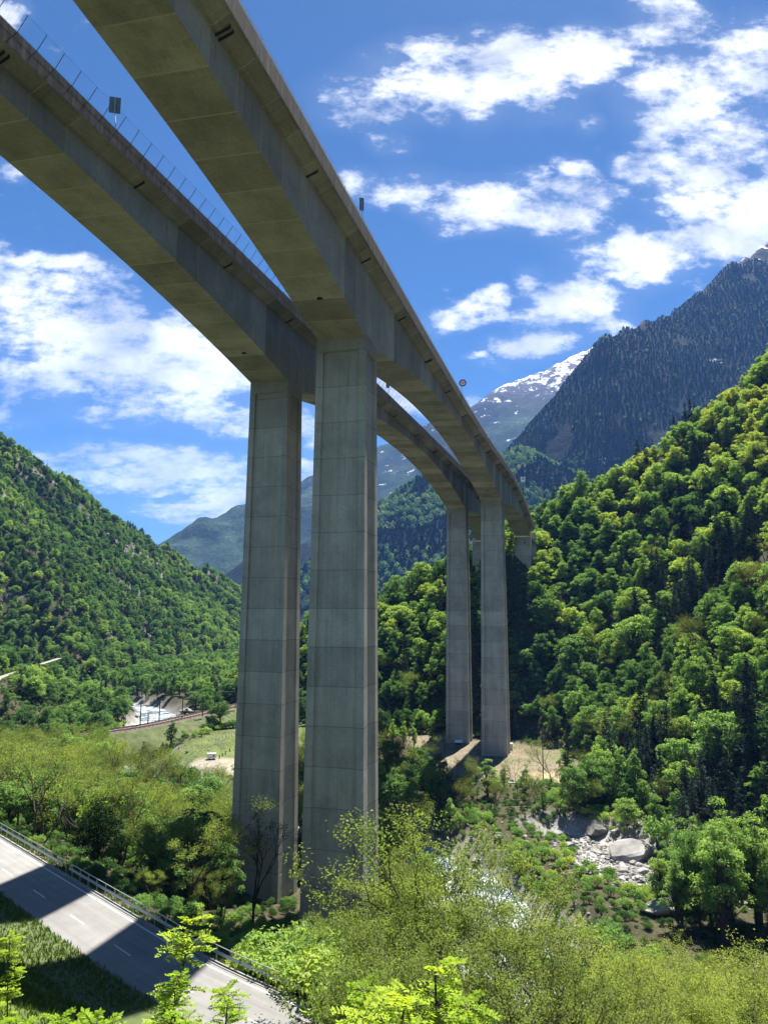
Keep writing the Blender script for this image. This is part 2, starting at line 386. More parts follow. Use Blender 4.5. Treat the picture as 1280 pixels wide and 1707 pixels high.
def ground_mat():
    m, nt, out = mat_new('ground_soil_and_grass'); N = NT(nt)
    c = N.n('ShaderNodeVertexColor', layer_name='Col').outputs[0]
    P = N.n('ShaderNodeNewGeometry').outputs['Position']
    a = N.noise(P, .12, 6, .62); b = N.noise(P, 1.3, 6, .68)
    t = N.math('MULTIPLY', N.rng(a, .3, .7, .72, 1.28), N.rng(b, .3, .7, .68, 1.32))
    col = N.mix(1., c, N.n('ShaderNodeCombineColor', {0: t, 1: t, 2: t}).outputs[0], 'MULTIPLY')
    h = N.math('ADD', a, N.math('MULTIPLY', b, .5))
    bs = N.bsdf(col, .97, N.bump(h, .6, .6), .05); nt.links.new(bs.outputs[0], out.inputs[0]); return m
M_ground = ground_mat()
def mountain_mat(name, rock, forest, green, snow_z, snow_amp, patch=.6, ps=.0016):
    m, nt, out = mat_new(name); N = NT(nt)
    g = N.n('ShaderNodeNewGeometry'); P = g.outputs['Position']; sep = N.n('ShaderNodeSeparateXYZ', {0: P})
    nz = N.n('ShaderNodeSeparateXYZ', {0: g.outputs['Normal']}).outputs[2]
    a = N.noise(P, ps, 6, .62); b = N.noise(P, .012, 6, .72); tr = N.noise(P, .07, 3, .7)
    st = N.noise(P, 1., 5, .7, (.016, .016, .0016))
    fcol = N.mix(N.rng(a, patch - .06, patch + .06), (*forest, 1), (*green, 1))
    t = N.math('MULTIPLY', N.rng(tr, .3, .7, .5, 1.4), N.rng(b, .3, .7, .7, 1.3))
    fcol = N.mix(1., fcol, N.n('ShaderNodeCombineColor', {0: t, 1: t, 2: t}).outputs[0], 'MULTIPLY')
    rk = N.mix(N.rng(b, .35, .65), (*rock, 1), (rock[0] * .45, rock[1] * .45, rock[2] * .5, 1))
    hz = N.math('ADD', sep.outputs[2], N.math('MULTIPLY', N.math('SUBTRACT', a, .5), 500.))
    col = N.mix(N.rng(hz, snow_z - 420, snow_z - 120), fcol, rk)
    sn = N.math('ADD', N.rng(hz, snow_z - 350, snow_z + 350, -.35, .45), N.math('MULTIPLY', N.math('SUBTRACT', st, .5), snow_amp))
    sn = N.math('ADD', sn, N.math('MULTIPLY', N.math('SUBTRACT', b, .5), 1.1))
    col = N.mix(N.rng(sn, -.02, .10, 0, 1), col, (.82, .84, .88, 1))
    bs = N.bsdf(col, .95, N.bump(b, .8, 14.), .05); nt.links.new(bs.outputs[0], out.inputs[0]); return m

# ------------------------------------------------------------------ numeric noise for terrain
def _hash(i, j, s):
    h = (i.astype(np.int64) * 374761393 + j.astype(np.int64) * 668265263 + s * 974634777) & 0xffffffff
    h = ((h ^ (h >> 13)) * 1274126177) & 0xffffffff
    return ((h ^ (h >> 16)) & 0xffff) / 65535.0
def vnoise(x, y, s=0):
    i = np.floor(x); j = np.floor(y); fx = x - i; fy = y - j
    fx = fx * fx * (3 - 2 * fx); fy = fy * fy * (3 - 2 * fy)
    a = _hash(i, j, s); b = _hash(i + 1, j, s); c = _hash(i, j + 1, s); d = _hash(i + 1, j + 1, s)
    return (a + (b - a) * fx) * (1 - fy) + (c + (d - c) * fx) * fy
def fbm(x, y, octv=5, s=0, gain=.5):
    t = 0; a = 1; n = 0
    for o in range(octv):
        t = t + a * (vnoise(x * 2 ** o, y * 2 ** o, s + o * 17) - .5); n += a; a *= gain
    return t / n * 2
def ridge(x, y, pts, slope, step=40.):
    """height of a crest polyline (x, y, z) falling off at a given slope"""
    P = np.array(pts, float); S = []
    for a, b in zip(P[:-1], P[1:]):
        k = max(2, int(np.linalg.norm((b - a)[:2]) / step))
        S.append(a + (b - a) * np.linspace(0, 1, k, endpoint=False)[:, None])
    S.append(P[-1:]); S = np.concatenate(S)
    z = np.full(np.shape(x), -1e9)
    for c in S: z = np.maximum(z, c[2] - slope * np.hypot(x - c[0], y - c[1]))
    return z
def pdist(x, y, pts):
    P = np.array(pts, float); d = np.full(np.shape(x), 1e9)
    for a, b in zip(P[:-1, :2], P[1:, :2]):
        ab = b - a; t = np.clip(((x - a[0]) * ab[0] + (y - a[1]) * ab[1]) / (ab @ ab), 0, 1)
        d = np.minimum(d, np.hypot(x - a[0] - t * ab[0], y - a[1] - t * ab[1]))
    return d
def smax(a, b, k):
    h = np.clip(.5 + .5 * (a - b) / k, 0, 1); return b + (a - b) * h + k * h * (1 - h)

# ------------------------------------------------------------------ terrain
NX_, NY_ = .695, .719                                     # across the near road
BANK_P = [-400, -20, 0, 1.5, 3, 8, 15, 22, 24.5, 26.5, 28, 36.6, 37.2, 42, 55, 75, 100, 400]
VERGE_P = [23.6, 25, 27, 29, 30.35, 30.55]
VERGE_Z = [-26.75, -27.02, -27.75, -28.45, -28.86, -29.3]
BANK_Z = [2, -.5, -1.8, -4, -7, -13, -19.5, -25.3, -26.85, -28.9, -29.6, -29.6, -29.05, -31, -38, -44.5, -46, -46]
PATH = [(-156, 290), (-163, 316), (-169.5, 332), (-186, 400), (-202, 468)]
RIVER = [(-235, 470), (-170, 432), (-132, 404), (-108, 366), (-96, 290), (-66, 220), (-30, 186), (4, 166), (15, 148), (19, 122), (15, 97), (12, 60)]
BED = [(42, 170), (49, 160), (46, 147), (51, 139), (60, 137), (78, 134)]
BASE_R = [(150, 20), (100, 90), (80, 150), (66, 210), (64, 255), (50, 280), (0, 312), (-60, 345), (-140, 420)]
CREST_L = [(-480, 420, 215), (-520, 650, 245), (-430, 800, 196), (-327, 900, 110), (-205, 1100, 30), (-130, 1250, -25)]
CREST_Y = 376.
def road_off(u): w = np.maximum(np.asarray(u, float) + 61, 0); return 9 * (1 - np.exp(-.0062 * w * w / 9))
def PW(x, y): pr = NX_ * x + NY_ * y; return pr - road_off(.7186 * x - .6954 * y) * np.clip((pr - 17) / 14, 0, 1)
def crest_y(x): return CREST_Y - .10 * np.maximum(x - 90, 0)
def terrain(x, y):
    x = np.asarray(x, float); y = np.asarray(y, float)
    p = PW(x, y)
    z = np.interp(p, BANK_P, BANK_Z)
    nearm = np.clip((p - 45) / 40, 0, 1)
    # right hillside
    yc = np.minimum(y, crest_y(x))
    B = np.array(BASE_R, float); d = np.full(x.shape, 1e9); side = np.zeros(x.shape)
    for a, b in zip(B[:-1], B[1:]):
        ab = b - a; t = np.clip(((x - a[0]) * ab[0] + (yc - a[1]) * ab[1]) / (ab @ ab), 0, 1)
        ex = x - a[0] - t * ab[0]; ey = yc - a[1] - t * ab[1]; dd = np.hypot(ex, ey)
        sd = np.sign(-(ab[0] * ey - ab[1] * ex)); m = dd < d
        d = np.where(m, dd, d); side = np.where(m, sd, side)
    sd = np.where(side > 0, d, 0)
    hr = -46 + .90 * sd + .0006 * sd * sd * (x > 60) - .42 * np.maximum(y - crest_y(x), 0) + np.clip(sd / 30, 0, 1) * 3.0 * fbm(x / 34., y / 34., 4, 3)
    hr = np.clip(hr, -46, 210)
    hr = np.where(x > 420, hr - (x - 420) * .5, hr); hr = np.maximum(hr, -46)
    z = np.where(p > 40, np.maximum(z, np.where(side > 0, hr, -1e9)), z)
    # left hillside and its bench for the valley road
    hl = ridge(x, y, CREST_L, .86, 60)
    hl = hl + np.clip((hl + 46) / 60, 0, 1) * 26 * fbm(x / 120., y / 120., 5, 9)
    dpth = pdist(x, y, PATH); bench = -30.1 - .6 * np.maximum(dpth - 4.5, 0)
    hl = np.maximum(hl, bench); hl = np.where(dpth < 4.5, np.minimum(hl, -30.1), hl)
    z = np.where(p > 60, np.maximum(z, hl), z)
    # abutment knoll so that the deck lands on the hill
    z = np.where(y > 250, np.maximum(z, 28 - 1.35 * np.maximum(pdist(x, y, [(57, 338), (78, 352)]) - 2, 0)), z)
    z = z + nearm * .5 * fbm(x / 9., y / 9., 3, 5)
    # river trench
    dr = pdist(x, y, RIVER); db = pdist(x, y, BED)
    dr = dr + 3.2 * fbm(x / 10., y / 10., 3, 51)
    tz = -52.4 + np.maximum(dr - 6.5, 0) * .85
    tb = -50.2 + np.maximum(db - 6, 0) * .8 + 1.0 * fbm(x / 5., y / 5., 3, 21)
    z = np.where(p > 50, np.minimum(z, np.minimum(tz, tb)), z)
    return z
def tz1(x, y): return float(terrain(np.array([x]), np.array([y]))[0])

def axis(segs):
    o = []
    for a, b, s in segs: o.append(np.arange(a, b, s))
    o.append([segs[-1][1]]); return np.concatenate(o)
gxs = axis([(-9000, -1000, 800), (-1000, -560, 40), (-560, -260, 7), (-260, 230, 2.4), (230, 420, 6), (420, 1000, 40), (1000, 9000, 800)])
gys = axis([(-3000, -200, 400), (-200, -24, 16), (-24, 400, 2.4), (400, 700, 6), (700, 1320, 10), (1320, 2000, 70), (2000, 12000, 800)])
GX, GY = np.meshgrid(gxs, gys); GZ = terrain(GX, GY)
# albedo of the ground itself
Wig = 4.5 * fbm(GX / 9., GY / 9., 3, 51)
colr = np.zeros(GX.shape + (3,)); colr[:] = (.052, .050, .028)
def paint(mask, c):
    mk = np.clip(mask, 0, 1)[..., None]; colr[:] = colr * (1 - mk) + np.array(c) * mk
def rockf(x, y): return fbm((x + .5 * y) / 70., (y - .4 * x) / 26., 4, 97)
def inpoly(x, y, poly, soft=4.):
    P = np.array(poly, float); ins = np.zeros(x.shape, bool); j = len(P) - 1
    for i in range(len(P)):
        c = ((P[i, 1] > y) != (P[j, 1] > y)) & (x < (P[j, 0] - P[i, 0]) * (y - P[i, 1]) / (P[j, 1] - P[i, 1] + 1e-9) + P[i, 0]); ins ^= c; j = i
    d = pdist(x, y, list(P) + [P[0]]); return np.clip(.5 + np.where(ins, d, -d) / soft, 0, 1)
wob = fbm(GX / 14., GY / 14., 4, 31)
FIELD = [(-74, 246), (-58, 320), (-20, 300), (-18, 236), (-38, 214), (-62, 222)]
CLEAR = [(-22, 222), (-18, 262), (20, 290), (44, 270), (62, 262), (60, 232), (66, 216), (58, 206), (20, 213)]
paint(inpoly(GX, GY, FIELD, 8) , (.10, .125, .045))
paint(inpoly(GX, GY, [(-64, 222), (-60, 238), (-44, 240), (-36, 218), (-50, 212)], 5), (.28, .245, .20))
paint(inpoly(GX, GY, CLEAR, 8), (.16, .135, .095))
paint(inpoly(GX, GY, [(40, 236), (44, 262), (64, 262), (62, 240)], 8) * (.5 + wob), (.09, .115, .04))
paint(inpoly(GX, GY, [(36, 207), (40, 220), (64, 226), (68, 212)], 6) * (.75 + wob), (.30, .25, .155))
paint(np.clip(1.9 - pdist(GX, GY, BED) / 7, 0, 1), (.30, .29, .27))
paint(np.clip(1.9 - pdist(GX, GY, RIVER) / 7, 0, 1), (.30, .29, .27))
pp = PW(GX, GY)
rkm = np.clip((rockf(GX, GY) - .24) * 9, 0, 1) * ((GX < -150) & (GY > 380) & (GZ > -30)); paint(rkm, (.13, .12, .115))
paint(((pp > -5) & (pp < 29.3)).astype(float), (.075, .10, .03))
paint(((pp > 36.6) & (pp < 38.6)).astype(float), (.13, .12, .08))
tm = np_mesh('ground', np.stack([GX, GY, GZ], -1).reshape(-1, 3),
             (lambda w, h: (np.arange(h - 1)[:, None] * w + np.arange(w - 1)[None])[..., None] + np.array([0, 1, w + 1, w]))(len(gxs), len(gys)).reshape(-1, 4), mat=M_ground, smooth=True)
ca = tm.color_attributes.new('Col', 'FLOAT_COLOR', 'POINT')
ca.data.foreach_set('color', np.concatenate([colr.reshape(-1, 3), np.ones((GX.size, 1))], 1).astype(np.float32).ravel())
tag(link('ground', tm), kind='structure')

# ------------------------------------------------------------------ river water
def water_mat():
    m, nt, out = mat_new('white_water'); N = NT(nt)
    P = N.n('ShaderNodeNewGeometry').outputs['Position']
    a = N.noise(P, .16, 6, .66); b = N.noise(P, .9, 6, .7)
    f = N.rng(N.math('ADD', N.math('MULTIPLY', a, .6), N.math('MULTIPLY', b, .4)), .45, .60)
    col = N.mix(f, (.06, .10, .12, 1), (.44, .47, .48, 1))
    bs = N.bsdf(col, .25, N.bump(b, .7, .5), .5); nt.links.new(N.rng(f, 0, 1, .12, .8), bs.inputs['Roughness'])
    nt.links.new(bs.outputs[0], out.inputs[0]); return m
def ribbon(pts, half, dz, step=3., zfun=None, sub=1):
    P = np.array(pts, float); L = np.concatenate([[0], np.cumsum(np.hypot(*np.diff(P[:, :2], axis=0).T))])
    u = np.arange(0, L[-1], step); c = np.stack([np.interp(u, L, P[:, 0]), np.interp(u, L, P[:, 1])], -1)
    k = 3
    for _ in range(k): c[1:-1] = (c[:-2] + 2 * c[1:-1] + c[2:]) / 4
    t = np.gradient(c, axis=0); t /= np.linalg.norm(t, axis=1)[:, None]; n = np.stack([t[:, 1], -t[:, 0]], -1)
    o = np.linspace(-half, half, sub + 1)
    q = c[:, None] + n[:, None] * o[None, :, None]
    z = (terrain(q[..., 0], q[..., 1]) + dz) if zfun is None else zfun(q[..., 0], q[..., 1])
    mb = MB(); mb.loft(np.concatenate([q, z[..., None]], -1), False, u, o, False); return mb, c, u
wmb, _, _ = ribbon(RIVER, 14.5, 0, 3, lambda x, y: -51.0 + .18 * fbm(x / 3., y / 3., 3, 2), 8)
tag(wmb.obj('river_water', water_mat(), smooth=True), kind='structure')

# ------------------------------------------------------------------ near road
RD = np.array([.7186, -.6954]); RN = np.array([NX_, NY_])      # along (towards the right of the photo) and across
RC = RN * 33.0
def rp(u, p, z): q = RN * (p + float(road_off(u))) + RD * u; return [q[0], q[1], z]
def asphalt():
    m, nt, out = mat_new('pale_asphalt'); N = NT(nt)
    P = N.n('ShaderNodeNewGeometry').outputs['Position']; uv = N.n('ShaderNodeUVMap').outputs[0]
    a = N.noise(P, .35, 5, .6); b = N.noise(P, 9., 4, .7); tr = N.noise(uv, 1., 4, .6, (.02, 1.6, 1))
    base = N.ramp(a, [(.3, (.165, .162, .158)), (.7, (.215, .21, .20))])
    t = N.math('MULTIPLY', N.rng(b, .3, .7, .9, 1.08), N.rng(tr, .35, .65, .88, 1.06))
    s = N.n('ShaderNodeSeparateXYZ', {0: uv}).outputs[0]
    patch = N.rng(s, -87., -86.9, 1.12, .96)
    t = N.math('MULTIPLY', t, patch)
    col = N.mix(1., base, N.n('ShaderNodeCombineColor', {0: t, 1: t, 2: t}).outputs[0], 'MULTIPLY')
    bs = N.bsdf(col, .88, N.bump(b, .3, .01), .25); nt.links.new(bs.outputs[0], out.inputs[0]); return m
U = np.arange(-140, 90, 4.)
def strip(u0, u1, p0, p1, z, mb, n=None):
    us = np.array([u0, u1]) if n is None else np.linspace(u0, u1, n); r = [[rp(u, p0, z), rp(u, p1, z)] for u in us]
    mb.loft(np.array(r), False, us, np.array([p0, p1]), False)
mb = MB(); us = np.arange(-140, 90, .8)
mb.loft(np.array([[rp(u, p_ + (.30 * float(fbm(np.array([u / 2.2]), np.array([3.3]), 4, 15)[0]) if p_ > 30 else 0), z_) for p_, z_ in zip(VERGE_P, VERGE_Z)] for u in us]), False, us, np.array(VERGE_P), False)
tag(mb.obj('grass_verge', plain('verge_turf', (.07, .095, .03), 1, 0, .8, .35, .4)), kind='structure')
mb = MB(); strip(-140, 90, 29.25, 37.0, -28.955, mb, 60); tag(mb.obj('road', asphalt()), kind='structure')
mb = MB(); strip(-140, 90, 36.5, 36.66, -28.949, mb, 60); pass
for k in range(-16, 10): strip(k * 9. - 1.5, k * 9. + 1.5, 33.06, 33.19, -28.949, mb)
tag(mb.obj('road_markings', plain('road_paint', (.50, .50, .48), .7, 0, 5, .1)), kind='structure')
mb = MB()
us = np.linspace(-140, 90, 60)
mb.loft(np.array([[rp(u, 37.02, -29.3), rp(u, 37.02, -28.9), rp(u, 37.5, -28.9), rp(u, 37.5, -29.3)] for u in us]), True, us, np.arange(5.), True)
tag(mb.obj('kerb', M_wallc), kind='structure')

def guardrail(u0, u1, label, drop=0.):
    e = empty('guardrail', rp((u0 + u1) / 2, 37.75, -29.0)); o = np.array(e.location)
    tag(e, label, 'guardrail', 'guardrails along the outer edge of the near road')
    us = np.arange(u0, u1 + .01, 1.0)
    prof = [(0, .62), (.05, .66), (.05, .70), (0, .76), (.05, .82), (.05, .86), (0, .90), (.02, .90), (.02, .62)]
    mb = MB(); mb.loft(np.array([[np.array(rp(u, 37.62 - a, -28.95 + h - drop)) - o for a, h in prof] for u in us])); mb.obj('crash_barrier_beam', M_steel, e)
    mb = MB(); mb.tube([np.array(rp(u, 37.75, -27.74 - drop)) - o for u in us], .036, 6); mb.obj('top_rail', M_steel, e)
    k = u0 + .5
    pm = None
    while k < u1:
        if pm is None:
            pb = MB(); pb.box((0, 0, .58), (.08, .12, 1.35)); pb.box((-.06, 0, .8), (.1, .08, .2)); pm = pb.mesh('guardrail_post', M_steel)
        po = link('guardrail_post', pm, e, np.array(rp(k, 37.75, -29.0 - drop)) - o); po.rotation_euler = (0, 0, math.atan2(RN[1], RN[0])); k += 2.0
guardrail(-138, -85.2, 'galvanised double-rail guardrail at the upper left end of the near road')
guardrail(-84.4, 20, 'long galvanised guardrail between the shaded road and the trees below the piers', .12)

# ------------------------------------------------------------------ the two viaducts
WH, PH, DMAX, DMIN, XS = 5.3387, 2.0909, 10.5293, 2.8428, -0.041235
SPAN, L3, PD = 148.0, 90.72, 5.8
DK = {'R': (-33.01762, .28512056, -.000149289, 97.59116, 50.281968, -.00104876, 5.513e-7),
      'L': (-56.35952, .28335609, .000230934, 120.85161, 51.97323, -.0056551, -5.094e-7)}
RK, G2 = -.000382249, -.111833
class Deck:
    def __init__(s, side):
        s.a, s.b, s.c, s.y1, s.z0, s.g, s.d = DK[side]; s.y2 = s.y1 + SPAN; s.end = s.y2 + L3
        yy = np.linspace(-70, 420, 2000); s._y = yy; xp = s.xp(yy)
        s._u = np.concatenate([[0], np.cumsum(np.hypot(np.diff(s.x(yy)), np.diff(yy)))])
    def x(s, y): w = np.maximum(y - s.y2, 0); return s.a + s.b * y + s.c * y * y + s.d * y ** 3 + RK * w * w
    def xp(s, y): w = np.maximum(y - s.y2, 0); return s.b + 2 * s.c * y + 3 * s.d * y * y + 2 * RK * w
    def z(s, y): w = np.maximum(y - s.y2, 0); return s.z0 + s.g * y + G2 * w * w / 90
    def u(s, y): return np.interp(y, s._y, s._u)
    def yu(s, u): return np.interp(u, s._u, s._y)
    def dep(s, y):
        y = np.asarray(y, float)
        t1 = np.abs((((y - s.y1) / 155.) % 1) - .5) * 2
        t2 = np.abs(np.clip((y - s.y1 - PD) / (SPAN - PD), 0, 1) - .5) * 2
        t3 = np.clip(1 - (y - s.y2 - PD) / L3, 0, 1)
        t = np.where(y > s.y2, t3, np.where(y > s.y1, t2, t1))
        return DMIN + (DMAX - DMIN) * t * t
    def tan(s, y): k = s.xp(y); n = np.hypot(1, k); return np.stack([k / n, 1 / n], -1)
    def pt(s, y, o, h):
        """point at lateral offset o and height h under the parapet line"""
        y = np.asarray(y, float); k = s.xp(y); n = np.hypot(1, k)
        return np.stack([s.x(y) + o / n, y - o * k / n, s.z(y) + XS * o - h], -1)
def deck_loft(D, ys, prof, base, mat, name, parent, smooth=False, caps=True):
    """prof(y) -> list of (offset, drop)"""
    rings = []
    for y in ys: rings.append([D.pt(y, o, h) - base for o, h in prof(y)])
    k = len(rings[0]); p0 = prof(ys[len(ys) // 2]); vv = np.concatenate([[0], np.cumsum([math.dist(p0[i], p0[(i + 1) % k]) for i in range(k)])])
    mb = MB(); mb.loft(np.array(rings), True, D.u(np.array(ys)), vv, caps); return mb.obj(name, mat, parent, smooth)
def pier(D, yf, base, parent, zb):
    """hollow box pier with a shallow recessed panel on each face; the front stands at yf"""
    t = D.tan(yf); n = np.array([t[1], -t[0]]); top = D.pt(yf, 0, PH + DMAX); cxy = top[:2] + t * PD / 2
    rings = []; zs = [top[2] + .6, top[2] - 1.9, top[2] - 1.905, *np.linspace(top[2] - 6, zb, 14)]
    for i, z in enumerate(zs):
        f = max(0, (top[2] - z)); hw = 3.5 + f * .0085; hd = PD / 2 + f * .0085
        r = 0.0 if i < 2 else .34
        a, b = hw, hd; e = hw * .73; g = hd * .62
        P = [(-a, -b), (-e, -b), (-e + .04, -b + r), (e, -b + r), (e + .04, -b), (a, -b), (a, -g), (a - r, -g + .04), (a - r, g), (a, g + .04),
             (a, b), (e, b), (e - .04, b - r), (-e, b - r), (-e - .04, b), (-a, b), (-a, g), (-a + r, g - .04), (-a + r, -g), (-a, -g - .04)]
        zz = z
        rings.append([np.array([cxy[0] + n[0] * u + t[0] * v, cxy[1] + n[1] * u + t[1] * v, zz + (XS * u if i == 0 else 0)]) - base for u, v in P])
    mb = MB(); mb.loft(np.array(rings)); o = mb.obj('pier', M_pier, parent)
    return cxy
def viaduct(side, label, cat):
    D = Deck(side)
    c = D.pt(D.y1, 0, 0); base = np.array([c[0], c[1], -44.0])
    e = empty('viaduct', base); tag(e, label, cat, 'twin motorway viaducts')
    ys = np.unique(np.concatenate([np.arange(-62, D.end, 2.5), [D.y1, D.y1 + PD, D.y2, D.y2 + PD, D.end]]))
    def slab(y): return [(-WH, 1.1), (WH, 1.1), (WH, PH), (WH - .18, PH), (WH - .22, PH - .05), (3.9, PH + .72), (3.2, PH + .75), (-3.2, PH + .75), (-3.9, PH + .72), (-WH + .22, PH - .05), (-WH, PH)]
    deck_loft(D, ys, slab, base, M_girder, 'deck_slab', e)
    def box(y): d = PH + float(D.dep(y)); return [(3.5, PH + .3), (3.5, d), (-3.5, d), (-3.5, PH + .3)]
    deck_loft(D, ys, box, base, M_girder, 'box_girder', e)
    for s_ in (1, -1):
        def par(y): return [(s_ * (WH + .03), 0), (s_ * (WH + .03), PH - .12), (s_ * (WH - .0), PH - .12), (s_ * (WH - .0), 1.0), (s_ * (WH - .28), 1.0), (s_ * (WH - .28), 0)][::s_]
        deck_loft(D, ys, par, base, M_par, 'parapet', e)
    pier(D, D.y1, base, e, -48); pier(D, D.y2, base, e, -49)
    # abutment
    t = D.tan(D.end); n = np.array([t[1], -t[0]]); q = D.pt(D.end, 0, PH + DMIN + .5)
    mb = MB(); R = np.array([[n[0], t[0], 0], [n[1], t[1], 0], [0, 0, 1]])
    mb.box(np.array([q[0] + t[0] * 3, q[1] + t[1] * 3, q[2] - 14]) - base, (7.4, 9, 28), R)
    mb.box(np.array([q[0] + t[0] * 6.5, q[1] + t[1] * 6.5, q[2] - 4.5]) - base, (10.6, 5, 14), R)
    ab = mb.obj('abutment', M_pier, e)
    mb = MB(); c2 = np.array([q[0] + n[0] * 1.0 - t[0] * 1.53, q[1] + n[1] * 1.0 - t[1] * 1.53, q[2] - 2.6]) - base
    mb.tube([c2, c2 + np.array([t[0], t[1], 0]) * .06], .35, 14); mb.obj('weep_hole', M_hole, ab)
    # soffit inspection holes
    for y in (D.y1 - 9, D.y2 - 9, D.y2 + PD + 9):
        q = D.pt(y, 0.3, PH + float(D.dep(y)) + .01) - base
        mb = MB(); mb.tube([q + [0, 0, .05], q - [0, 0, .03]], .42, 16); mb.obj('inspection_hole', M_hole, e)
    # drain pipes under the overhang
    y = 16.0 if side == 'R' else 21.0
    k = 0
    for u in np.arange(D.u(y), D.u(D.end - 4), 20.6):
        yy = float(D.yu(u)); mb = MB()
        for dd in ((0, .55) if k % 4 == 2 else (0,)):
            mb.tube([D.pt(yy + dd, WH - .55, PH + .02) - base, D.pt(yy + dd, WH - .55, PH + .42) - base, D.pt(yy + dd, WH - .75, PH + .5) - base, D.pt(yy + dd, 3.4, PH + .95) - base], .11, 8)
        mb.obj('drain_pipe', M_black, e); k += 1
    return D, e, base
DR, ER, BR = viaduct('R', 'nearer grey concrete viaduct whose front pier stands tallest, low railing on its parapet', 'viaduct')
DL, EL_, BL = viaduct('L', 'farther grey concrete viaduct partly hidden behind the first, netted catch fence on its parapet', 'viaduct')
# low railing on the nearer viaduct (both sides): one rail part, posts as surface repeats of one part
for D, E_, B_, sides in ((DR, ER, BR, (1, -1)),):
    for s_ in sides:
        us = np.arange(D.u(-50.), D.u(D.end), 2.35); mb = MB()
        for u in us:
            y = float(D.yu(u)); a = D.pt(y, s_ * (WH - .1), 0) - B_; mb.tube([a, a + [0, 0, .62]], .03, 5)
        for h in (.6, .33):
            mb.tube([D.pt(float(D.yu(u)), s_ * (WH - .1), -h) - B_ for u in us], .028, 5)
        mb.obj('railing', M_steel, E_)
# the catch fence leans out over the edge of the farther viaduct
us = np.arange(DL.u(-20.), DL.u(DL.end - 3), 2.35); k = 0
tips = []; feet = []
for u in us:
    y = float(DL.yu(u)); a = DL.pt(y, WH - .05, -.02) - BL; b = DL.pt(y, WH + 1.0, -1.5) - BL; tips.append(b); feet.append(a)
shown = [i for i, u in enumerate(us) if 20 < float(DL.yu(u)) < 250]
for i in shown[:98]:
    mb = MB(); mb.tube([feet[i], tips[i]], .032, 6); mb.obj('fence_post', M_fence, EL_)
rest = [i for i in range(len(us)) if i not in shown[:98]]
if rest:
    mb = MB()
    for i in rest: mb.tube([feet[i], tips[i]], .032, 6)
    o = mb.obj('fence_posts', M_fence, EL_); o['kind'] = 'stuff'
mb = MB(); tips = np.array(tips); feet = np.array(feet)
mb.tube(tips, .012, 4); mb.tube(feet + (tips - feet) * .04, .02, 4)
for f in np.linspace(.12, .95, 8):
    mb.tube(feet + (tips - feet) * f, .0035, 3, False)
S_ = 6
fine = []
for i in range(len(us) - 1):
    for j in range(S_):
        f = (j + .5) / S_; a = feet[i] + (feet[i + 1] - feet[i]) * f; b = tips[i] + (tips[i + 1] - tips[i]) * f; mb.tube([a, b], .0035, 3, False)
mb.obj('wire_net', M_fence, EL_)

# ------------------------------------------------------------------ signs standing on the decks
def frame(D, y):
    t = D.tan(y); return np.array([t[0], t[1], 0]), np.array([t[1], -t[0], 0]), np.array([0, 0, 1.])
def panel(mb, c, ax, up, w, h, th):
    nn = np.cross(ax, up); R = np.stack([ax, nn, up], 1); mb.box(c, (w, th, h), R)
def deck_panel(D, y, o, label, w, h, zc):
    b = D.pt(y, o, 0); e = empty('road_sign', b); tag(e, label, 'road sign')
    t, n, up = frame(D, y); ax = (n * .86 + t * .5); ax /= np.linalg.norm(ax)
    mb = MB(); mb.tube([[0, 0, -.6], [0, 0, .9], n * -.22 + [0, 0, 1.9], n * -.22 + [0, 0, zc + h * .3]], .055, 8); mb.obj('post', M_steel, e)
    c = n * -.22 + np.array([0, 0, zc]) - np.cross(ax, up) * .1
    mb = MB(); panel(mb, c - ax * w * .27, ax, up, w * .46, h, .04); mb.obj('panel', M_signback, e)
    mb = MB(); panel(mb, c + ax * w * .25, ax, up, w * .42, h, .04); mb.obj('panel', M_signback, e)
    mb = MB(); panel(mb, c + ax * w * .0, ax, up, w * .09, h * 1.02, .06); mb.obj('panel_rail', M_signpale, e)
    for q in (.3, -.3):
        mb = MB(); panel(mb, c + up * h * q - np.cross(ax, up) * .05, ax, up, w * .9, .06, .05); mb.obj('panel_rail', M_signpale, e)
deck_panel(DL, 74.6, WH - .2, 'dark rectangular road sign seen from behind over the catch fence at upper left', 1.25, 1.9, 3.1)
deck_panel(DR, 91.4, WH - .3, 'narrow rectangular road sign on the railing of the nearer viaduct at the sky', .6, 1.8, 3.1)
deck_panel(DL, 170.6, WH - .3, 'small road sign above the farther viaduct, seen through the gap between the decks', .9, 2.0, 3.0)
# round speed sign
b = DR.pt(167.5, WH - .35, 0); e = empty('speed_sign', b); tag(e, 'round speed limit sign with red ring reading 80 above the nearer viaduct', 'road sign')
mb = MB(); mb.tube([[0, 0, -.6], [0, 0, 3.2]], .06, 8); mb.obj('post', M_steel, e)
fc = np.array([0.25, -.12, 3.2]); fn = -(np.array([b[0], b[1], b[2]]) / np.linalg.norm(b)); fn[2] = 0; fn /= np.linalg.norm(fn); fa = np.cross(fn, [0, 0, 1]); fu = np.array([0, 0, 1.])
fa = -fa if fa[0] < 0 else fa
def disc(mb, c, r0, r1, th, n=28):
    A = np.arange(n) * 2 * np.pi / n; d = np.cos(A)[:, None] * fa + np.sin(A)[:, None] * fu
    if r0 <= 0:
        mb.loft(np.array([c + d * r1, c + d * r1 + fn * th]))
    else:
        mb.loft(np.array([c + d * r0, c + d * r1, c + d * r1 + fn * th, c + d * r0 + fn * th, c + d * r0]), True, None, None, False)
mb = MB(); disc(mb, fc, 0, .62, .03); dd = mb.obj('disc', M_pink, e)
mb = MB(); disc(mb, fc + fn * .0, .60, .86, .06); mb.obj('ring', plain('dark_red_ring_paint', (.10, .02, .09), .45), e)
